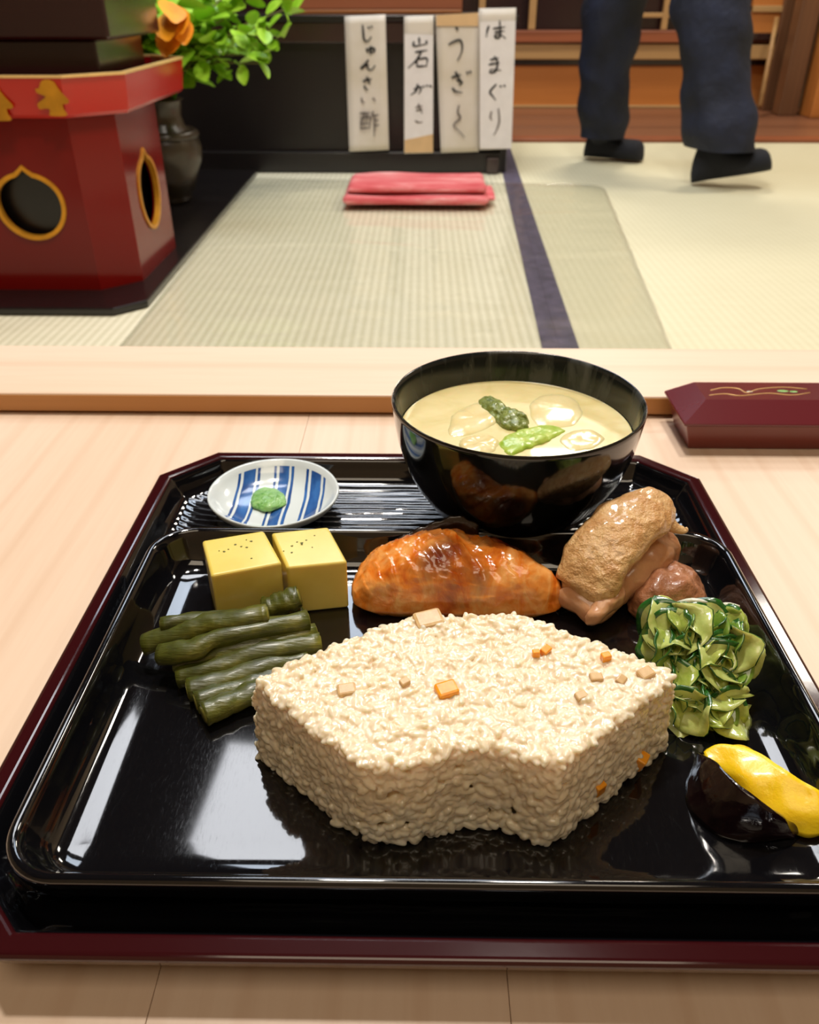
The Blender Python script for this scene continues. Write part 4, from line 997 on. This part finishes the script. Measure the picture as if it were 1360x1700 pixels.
# --- simmered chicken
def lump_loft(name, stations, mat, parent, amp, fs, seed=0, n=36, m=40, half=None):
    """stations: centre (x,y,z), side half width, thickness half, direction of the flat side normal"""
    C = cat([s[0] for s in stations], m); W = cat([(s[1], s[2], 0) for s in stations], m); NRM = cat([s[3] for s in stations], m); rings = []
    for i in range(m):
        d = (C[min(i + 1, m - 1)] - C[max(i - 1, 0)]).normalized(); nn = NRM[i].normalized(); nn = (nn - d * nn.dot(d)).normalized(); s = d.cross(nn).normalized(); ring = []
        for j in range(n):
            a = 2 * math.pi * j / n; ca_, sa_ = math.cos(a), math.sin(a)
            q = C[i] + s * W[i].x * math.copysign(abs(ca_) ** .8, ca_) + nn * W[i].y * math.copysign(abs(sa_) ** .8, sa_)
            q = q + (q - C[i]).normalized() * amp * noise.fractal(q * fs + Vector((seed, 0, 0)), 1, 2, 3)
            q.z = max(q.z, PFZ + .0003); ring.append(q - parent.location)
        rings.append(ring)
    return loft(name, rings, mat, parent)
ck = empty('chicken_piece', at(1020, 1000, PFZ)); tag(ck, 'long chicken piece with bumpy skin, leaning over the smaller one', 'chicken', 'simmered chicken pieces')
def A(u, v, y): p = at(u, v, y=y); return p
nv_ = Vector((-.25, -.55, .8))
lump_loft('chicken_skin', [(A(966, 992, .300), .0105, .003, nv_), (A(974, 976, .302), .0140, .0065, nv_), (A(986, 935, .309), .0150, .0085, nv_), (A(1010, 902, .316), .0148, .0090, nv_), (A(1040, 872, .324), .0142, .0085, nv_), (A(1072, 852, .330), .0138, .0075, nv_), (A(1094, 850, .333), .0115, .0065, nv_), (A(1110, 856, .335), .006, .004, nv_)], M['chickenskin'], ck, .0017, 75, 2, n=80, m=90)
dn = Vector((.004, .004, -.0068))
lump_loft('chicken_meat', [(A(962, 1003, .296) , .010, .006, nv_), (A(968, 990, .300) + dn * .6, .0125, .0085, nv_), (A(1000, 950, .309) + dn, .0135, .009, nv_), (A(1035, 920, .318) + dn, .0150, .0095, nv_), (A(1072, 895, .327) + dn, .0140, .0090, nv_), (A(1094, 885, .333) + dn, .012, .008, nv_)], M['chickenmeat'], ck, .0026, 75, 5, m=60, n=48)
lump_loft('meat_strip', [(A(1030, 975, .301), .0025, .003, nv_), (A(1018, 990, .298), .0046, .005, nv_), (A(1000, 1008, .294), .0044, .005, nv_), (A(982, 1026, .2900), .0030, .0035, nv_), (A(973, 1036, .2885), .0008, .001, nv_)], M['chickenmeat'], ck, .0016, 110, 8, m=30, n=24)
lump_loft('skin_tip', [(A(1105, 862, .331), .0045, .003, nv_), (A(1122, 876, .330), .0028, .0022, nv_), (A(1136, 880, .330), .0018, .0015, nv_), (A(1141, 876, .330), .0006, .0006, nv_)], M['chickenskin'], ck, .0005, 150, 3, m=20, n=16)
c2o = [at(u, v, PFZ + .005) for u, v in ((1046, 1004), (1050, 968), (1080, 946), (1126, 948), (1158, 972), (1170, 1004), (1140, 1024), (1090, 1030), (1062, 1024))]
c2 = blob('chicken_piece', [(p.x, p.y) for p in c2o], PFZ + .0002, .0185, M['chickenmeat2'], amp=.0034, fs=70, p=3.4, q=1.7, K=36)
tag(c2, 'smaller rounded skinless chicken piece under the long one', 'chicken', 'simmered chicken pieces')

# --- cucumber salad mound
cs = empty('cucumber_salad', (.112, .250, PFZ)); tag(cs, 'mound of thin pickled cucumber slices at the right of the rice', 'salad')
CS = Vector(cs.location)
def slice_mesh(R_, th, wav, seed, matlist):
    """wavy disc: flesh on both faces, dark skin round the rim"""
    NA, NK = 28, 5; V = []; F = []; MI = []
    def zf(r, a): return wav * R_ * (math.sin(2 * a + seed) * (r / R_) ** 2 + .35 * math.sin(5 * a + seed * 2) * (r / R_) ** 3) + .12 * wav * R_ * noise.noise(Vector((r * 300 * math.cos(a), r * 300 * math.sin(a), seed)))
    for sgn in (1, -1):
        for k in range(NK + 1):
            r = R_ * (.02 + .98 * k / NK)
            for j in range(NA):
                a = 2 * math.pi * j / NA; V.append((r * math.cos(a), r * math.sin(a), zf(r, a) + sgn * th * (1 if k < NK else .55)))
    o2 = (NK + 1) * NA
    for k in range(NK):
        for j in range(NA):
            q, q1 = k * NA + j, k * NA + (j + 1) % NA
            F += [(q, q1, q1 + NA, q + NA), (o2 + q, o2 + q + NA, o2 + q1 + NA, o2 + q1)]; MI += [1 if (k == NK - 1 and 4 < j < 13) else 0] * 2
    for j in range(NA):
        q, q1 = NK * NA + j, NK * NA + (j + 1) % NA; F.append((q, q1, o2 + q1, o2 + q)); MI.append(1)
    F += [tuple(range(NA - 1, -1, -1)), tuple(o2 + j for j in range(NA))]; MI += [0, 0]
    me = bpy.data.meshes.new('cucumber_slice'); me.from_pydata(V, [], F)
    for m_ in matlist: me.materials.append(m_)
    me.polygons.foreach_set('material_index', MI); me.polygons.foreach_set('use_smooth', [True] * len(F)); return me
SM = [slice_mesh(.0078 + .0011 * k, .0007, .28 + .07 * k, k * 1.7, [M[('cucflesh', 'cucdeep', 'cucflesh', 'cucpale')[k]], M['cucskin']]) for k in range(4)]
# lumps of salad core so that the mound is solid
co = [at(u, v, PFZ) for u, v in ((1092, 1108), (1100, 1068), (1150, 1050), (1205, 1058), (1228, 1108), (1214, 1160), (1196, 1192), (1158, 1186), (1120, 1168))]
blob('salad_core', [(p.x, p.y) for p in co], PFZ + .0002, .024, M['cucflesh'], cs, amp=.003, fs=120, p=2.4, q=2)
r6 = random.Random(21)
spots = []
for k in range(120):
    u = r6.uniform(1090, 1228); v = r6.uniform(1020, 1195)
    # mound profile: height by the row
    t = (v - 1005) / 200
    xcen = 1158 + 14 * t; hw = 78 if t < .65 else 58
    if abs(u - xcen) > hw - 12: continue
    yy = .268 - .036 * t; p = at(u, v, y=yy + r6.gauss(0, .001)); spots.append((p, t))
for k, (p, t) in enumerate(spots):
    o = bpy.data.objects.new('cucumber_slice', SM[k % 4]); COL.objects.link(o); o.parent = cs
    p.z = max(p.z, PFZ + .0075); o.location = p - CS
    o.rotation_euler = (r6.uniform(.1, 1.25), r6.gauss(0, .5), r6.gauss(0, .6)); sc = r6.uniform(.75, 1.05); o.scale = (sc, sc, sc)
for (u, v, yy, rx, ry, rz_) in ((1100, 1035, .268, .5, -.6, .3), (1096, 1070, .262, 1.1, -.9, 0), (1200, 1180, .236, .8, .3, .5), (1222, 1095, .252, 1.0, .8, 0), (1150, 1040, .268, .7, .1, 0), (1190, 1060, .262, .6, .3, 0), (1185, 1130, .248, 1.0, .3, .2), (1130, 1110, .254, 1.1, -.2, 0), (1118, 1150, .246, 1.1, -.4, 0), (1160, 1165, .243, .9, 0, 0)):
    p = at(u, v, y=yy); o = bpy.data.objects.new('cucumber_slice', SM[r6.randint(0, 3)]); COL.objects.link(o); o.parent = cs; p.z = max(p.z, PFZ + .007); o.location = p - CS; o.rotation_euler = (rx, ry, rz_)
for k in range(26):
    u = r6.gauss(1180, 22); v = r6.gauss(1018, 8); p = at(u, v, y=.270); d = Vector((r6.uniform(-1, 1), r6.uniform(-.5, .5), r6.uniform(-.4, .3))).normalized() * r6.uniform(.004, .008)
    tube('white_shred', [q - CS for q in cat([p - d, p + Vector((0, 0, .0012)), p + d], 7)], [.0004, .0008, .0011, .0012, .0011, .0008, .0003], M['whitebait'], cs, n=6)

# --- pickles at the front right
def wedge(name, pts_ridge, foot_front, foot_back, mat, label, cat_, amp, fs, seed, thick_fn=None):
    """piece with a curved ridge; its faces slope down to two curved feet"""
    m = 44; Rr = cat(pts_ridge, m); Ff = cat(foot_front, m); Bb = cat(foot_back, m); rings = []
    for i in range(m):
        k = []; a, b, c = Ff[i], Rr[i], Bb[i]
        for t in range(12): # front foot to the ridge, bulging
            s = t / 11; q = a.lerp(b, s); bul = .0022 * math.sin(math.pi * s); q = q + Vector((-.3, -.6, .6)) * bul; k.append(q)
        for t in range(1, 12):
            s = t / 12; q = b.lerp(c, s); q = q + Vector((.4, .5, .5)) * .0018 * math.sin(math.pi * s); k.append(q)
        k.append(c)
        for t in range(1, 5): k.append(c.lerp(a, t / 5))
        for j, q in enumerate(k):
            q = q + Vector((noise.noise(q * fs + Vector((seed, 0, 0))), noise.noise(q * fs + Vector((0, seed, 5))), noise.noise(q * fs + Vector((9, 0, seed))))) * amp; q.z = max(q.z, PFZ + .0002); k[j] = q
        rings.append(k)
    L = sum(Ff, Vector()) / m; L.z = PFZ; rings = [[q - L for q in r] for r in rings]
    o = loft(name, rings, mat, None, L); tag(o, label, cat_); return o
# pickled eggplant: ridge line seen from (1155,1246) to (1326,1388)
rid = [at(1158, 1250, .022), at(1185, 1262, .0295), at(1215, 1290, .0325), at(1255, 1325, .0315), at(1292, 1352, .026), at(1322, 1386, .015)]
ff = [at(1152, 1262, PFZ), at(1140, 1300, PFZ), at(1140, 1335, PFZ), at(1165, 1372, PFZ), at(1225, 1400, PFZ), at(1312, 1394, PFZ)]
bb = [p + Vector((.004, .003, 0)) for p in [Vector((q.x, q.y, PFZ)) for q in rid]]
bb = [Vector((p.x + .003, p.y + .002, PFZ)) for p in bb]
wedge('pickled_eggplant', rid, ff, bb, M['eggplant'], 'glossy black-purple pickled eggplant wedge beside the yellow pickle', 'pickle', .0006, 200, 2)
rid = [at(1168, 1248, .020), at(1200, 1236, .0235), at(1245, 1243, .0255), at(1290, 1268, .0265), at(1330, 1292, .0265), at(1360, 1310, .0255), at(1382, 1335, .021)]
ff = [Vector((q.x, q.y, q.z)) for q in (at(1178, 1275, .016), at(1215, 1305, .016), at(1250, 1340, .016), at(1290, 1376, .014), at(1322, 1388, .0135), at(1348, 1390, .0145), at(1368, 1386, .0165))]
bb = [Vector((min(q.x + .006, .1335), q.y + .006, PFZ + .0005)) for q in rid]
wedge('yellow_pickle', rid, ff, bb, M['daikon'], 'bright yellow pickled radish slice at the right edge of the plate', 'pickle', .0012, 110, 4)
